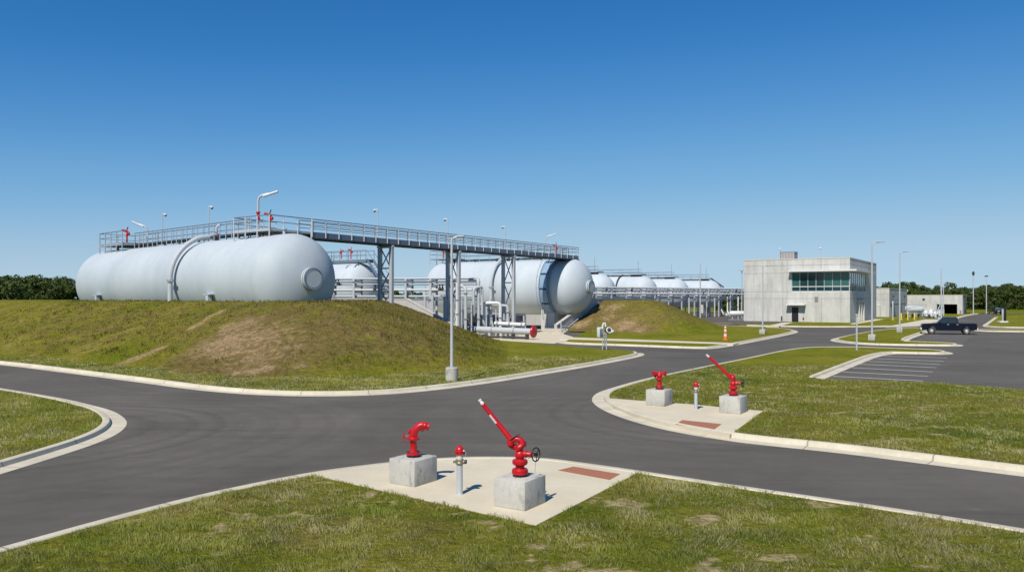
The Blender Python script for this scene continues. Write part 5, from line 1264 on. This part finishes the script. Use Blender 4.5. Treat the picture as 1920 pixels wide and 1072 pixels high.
# ------------------------------------------------------------------ grass blades on the nearer lawns
def bare_of(x, y):
    f = fbm(x * .8 + 11.3, y * 1.0, 21, 5) + .55 * (fbm(x * 3.6, y * 4.4, 8, 4) - .47)
    th = .285 + .06 * np.clip((14.6 - y) / 1.2, 0, 1) * np.clip((x + 1.5) / 2, 0, 1) - .012 * np.clip((y - 17) / 4, 0, 1)
    return np.clip((th - f) / .11 + .5, 0, 1)
def fine_lawn(P, x0, x1, y0, y1, res, holes):
    """the near lawn again at fine resolution, so that worn places are where the grass is thin"""
    nx, ny = int((x1 - x0) / res) + 1, int((y1 - y0) / res) + 1
    X, Y = np.meshgrid(np.linspace(x0, x1, nx), np.linspace(y0, y1, ny))
    ok = inside(X, Y, P)
    for q in holes: ok &= ~inside(X, Y, q)
    bare = bare_of(X, Y); dry = np.clip((fbm(X * .5, Y * .6, 51, 4) - .46) * 2.0, 0, .4)
    cell = ok[:-1, :-1] & ok[1:, :-1] & ok[:-1, 1:] & ok[1:, 1:]
    used = np.zeros_like(ok)
    for a, b in ((0, 0), (1, 0), (0, 1), (1, 1)): used[a:a + cell.shape[0], b:b + cell.shape[1]] |= cell
    idx = -np.ones(X.shape, dtype=int); idx[used] = np.arange(used.sum()); cy, cx = np.nonzero(cell)
    fc = np.stack([idx[cy, cx], idx[cy, cx + 1], idx[cy + 1, cx + 1], idx[cy + 1, cx]], 1)
    co = np.stack([X[used], Y[used], (.1165 + .012 * fbm(X * 5, Y * 5, 4, 3))[used]], 1)
    me = bpy.data.meshes.new('lawn'); me.from_pydata(co.tolist(), [], fc.tolist())
    for nm, ar in (('bare', bare * .95), ('dry', dry)):
        a = me.attributes.new(nm, 'FLOAT', 'POINT'); a.data.foreach_set('value', ar[used].astype(np.float32))
    me.materials.append(M['worn_grass']); me.shade_smooth()
    o = bpy.data.objects.new('lawn', me); COL.objects.link(o); o['kind'] = 'structure'
def blades(name, polys, exclude, n, d0, d1, tmax, hmul=1.0, wmul=1.0, pw=2.0, hf=None, tall=1.0):
    u = rng.random(n); d = (d0 ** (2 - pw) + u * (d1 ** (2 - pw) - d0 ** (2 - pw))) ** (1 / (2 - pw)) if abs(pw - 2) > 1e-3 else d0 * (d1 / d0) ** u
    x = rng.uniform(-tmax, tmax, n) * d; y = d
    ok = np.zeros(n, bool)
    for P in polys: ok |= inside(x, y, P)
    for P in exclude: ok &= ~inside(x, y, P)
    x, y, d = x[ok], y[ok], d[ok]; z = np.full_like(x, .113) if hf is None else hf(x, y)
    keep = rng.random(len(x)) > np.clip(bare_of(x, y) * 1.1, 0, .86)      # thin and bare places
    if hf is not None: keep[:] = True
    if hf is not None: keep &= z > .16 + .5 * rng.random(len(x))
    if hf is not None:
        keep &= fbm(x * 1.7, y * 1.7, 14, 4) > .45
        mx0, my0, mr, mb_, md_ = MASK['grass_mound0']
        ii = np.clip(((y - my0) / mr).astype(int), 0, mb_.shape[0] - 1); jj = np.clip(((x - mx0) / mr).astype(int), 0, mb_.shape[1] - 1)
        bv, dv_ = mb_[ii, jj], md_[ii, jj]
        keep &= rng.random(len(x)) > np.clip((bv + (fbm(x * 1.1, y * 1.1, 61, 4) - .45) * 1.2) * 2.0 - .25, 0, .96) + .25 * np.clip(dv_, 0, 1)
    x, y, d, z = x[keep], y[keep], d[keep], z[keep]; n = len(x)
    cl = fbm(x * 3.4, y * 3.4, 5, 3)
    h = (.02 + .095 * np.clip(cl * 2.2 - .62, 0, 1)) * rng.uniform(.6, 1.35, n) * hmul * tall
    w = rng.uniform(.006, .011, n) * wmul * np.maximum(1, d / 14)
    a = rng.uniform(0, 2 * PI, n); lean = rng.uniform(.2, 1.1, n) * h; la = fbm(x * .8, y * .8, 31, 2) * 9 + rng.normal(0, 1.1, n)
    wx, wy = np.cos(a) * w / 2, np.sin(a) * w / 2; lx, ly = np.cos(la) * lean, np.sin(la) * lean
    v = np.empty((n, 5, 3), np.float32)
    v[:, 0] = np.stack([x - wx, y - wy, z], 1); v[:, 1] = np.stack([x + wx, y + wy, z], 1)
    v[:, 2] = np.stack([x + wx * .8 + lx * .35, y + wy * .8 + ly * .35, z + h * .62], 1); v[:, 3] = np.stack([x - wx * .8 + lx * .35, y - wy * .8 + ly * .35, z + h * .62], 1)
    v[:, 4] = np.stack([x + lx, y + ly, z + h], 1)
    me = bpy.data.meshes.new(name); me.vertices.add(n * 5); me.vertices.foreach_set('co', v.ravel())
    b5 = np.arange(n)[:, None] * 5
    loops = np.concatenate([b5 + np.array([[0, 1, 2, 3]]), b5 + np.array([[3, 2, 4]])], 1).astype(np.int32)
    me.loops.add(n * 7); me.loops.foreach_set('vertex_index', loops.ravel())
    me.polygons.add(n * 2)
    ls = (np.arange(n)[:, None] * 7 + np.array([[0, 4]])).astype(np.int32); me.polygons.foreach_set('loop_start', ls.ravel())
    try: me.polygons.foreach_set('loop_total', np.tile(np.array([4, 3], np.int32), n))
    except Exception: pass
    me.update(calc_edges=True); me.validate()
    at_ = me.attributes.new('tone', 'FLOAT', 'POINT'); tn = np.clip(rng.normal(.57 if hf is None else .42, .19, n) + (fbm(x * .9, y * .9, 77, 4) - .45) * 1.2 + (dv_[keep] * .5 if hf is not None else 0), 0, 1)
    at_.data.foreach_set('value', np.repeat(tn, 5).astype(np.float32)[:len(me.vertices)])
    me.materials.append(M['blade' if hf is None else 'blade_dry'])
    o = bpy.data.objects.new(name, me); COL.objects.link(o); o['kind'] = 'stuff'; o['label'] = 'short patchy lawn grass'
    return o
tp = lambda L: [(p[0], p[1]) for p in L]
pads = [gp([(588, 890), (640, 879), (740, 867), (850, 859), (950, 858), (1030, 861), (1100, 870), (1200, 884), (1005, 984)], 0.125), gp([(1140, 746), (1215, 752), (1290, 757), (1431, 770), (1368, 815), (1325, 808), (1250, 793), (1190, 776), (1150, 760)], 0.125)]
NEAR = tp(BLADES['A'])
fine_lawn(NEAR, -18, 20, 8.0, 20, .12, pads)
fine_lawn(tp(BLADES['B']), 3, 48, 17, 46, .25, pads)
blades('grass', [NEAR], pads, 400000, 9.0, 19.5, .95, pw=1.6)
blades('grass', [tp(BLADES['D']), tp(BLADES['B'])], pads, 420000, 17, 46, .95, 1.0, 1.0, pw=2.4)
blades('grass', [tp(BLADES['C'])], [], 260000, 32, 52, .8, 1.1, 1.25, pw=2.6)
mh = lambda x, y: .1 + poly_h(x, y, M1, 10.5, MT)
blades('grass', [[(-60, 36), (2, 36), (2, 70), (-60, 100)]], [], 260000, 34, 74, .75, 1.9, 1.3, pw=2.6, hf=mh)

# ------------------------------------------------------------------ light, sky, camera
EL, AZ = math.radians(48), (-0.40, -0.9165)
sd = Vector((AZ[0] * math.cos(EL), AZ[1] * math.cos(EL), math.sin(EL)))
sl = bpy.data.lights.new('sun', 'SUN'); sl.energy = 5.0; sl.angle = math.radians(.5); sl.color = (1.0, .925, .81)
so = bpy.data.objects.new('sun', sl); COL.objects.link(so); so.rotation_euler = (-sd).to_track_quat('-Z', 'Y').to_euler(); so.location = (0, -20, 40)
wd = bpy.data.worlds.new('World'); S.world = wd; wd.use_nodes = True; nt = wd.node_tree; nt.nodes.clear()
o_ = nt.nodes.new('ShaderNodeOutputWorld'); bg = nt.nodes.new('ShaderNodeBackground'); sk = nt.nodes.new('ShaderNodeTexSky')
sk.sky_type = 'NISHITA'; sk.sun_disc = False; sk.sun_elevation = EL; sk.sun_rotation = math.atan2(AZ[0], AZ[1])
sk.altitude = 0; sk.air_density = 0.7; sk.dust_density = 0.0; sk.ozone_density = 6.0
bg.inputs[1].default_value = .10
def vscale(a, k):
    n = nt.nodes.new('ShaderNodeVectorMath'); n.operation = 'SCALE'; n.inputs[3].default_value = k; nt.links.new(a, n.inputs[0]); return n.outputs[0]
rc = nt.nodes.new('ShaderNodeRGBCurve'); rc.mapping.use_clip = False
for ch, P_ in ((0, [(0, 0), (.092, .032), (.124, .068), (.193, .160), (.398, .355), (.723, .43), (1, .47)]), (1, [(0, 0), (.182, .176), (.243, .250), (.365, .382), (.656, .545), (.924, .60), (1, .615)]), (2, [(0, 0), (.387, .47), (.494, .565), (.678, .655), (.938, .715), (1, .75)])):
    c = rc.mapping.curves[ch]
    while len(c.points) < len(P_): c.points.new(.5, .5)
    for q, (x, y) in zip(c.points, P_): q.location = (x, y)
rc.mapping.update()
nt.links.new(vscale(sk.outputs[0], .1), rc.inputs['Color'])
nt.links.new(vscale(rc.outputs[0], 10.0), bg.inputs[0]); nt.links.new(bg.outputs[0], o_.inputs[0])
cd = bpy.data.cameras.new('camera'); co = bpy.data.objects.new('camera', cd); COL.objects.link(co)
co.location = (0, 0, H); co.rotation_euler = (PI / 2, 0, 0); cd.sensor_width = 36; cd.lens = F / 1920 * 36; cd.shift_y = (HY - 536) / 1920; cd.clip_end = 5000; cd.clip_start = .1
S.camera = co
S.view_settings.view_transform = 'Standard'; S.view_settings.look = 'None'; S.view_settings.gamma = 1; S.view_settings.exposure = 0.08
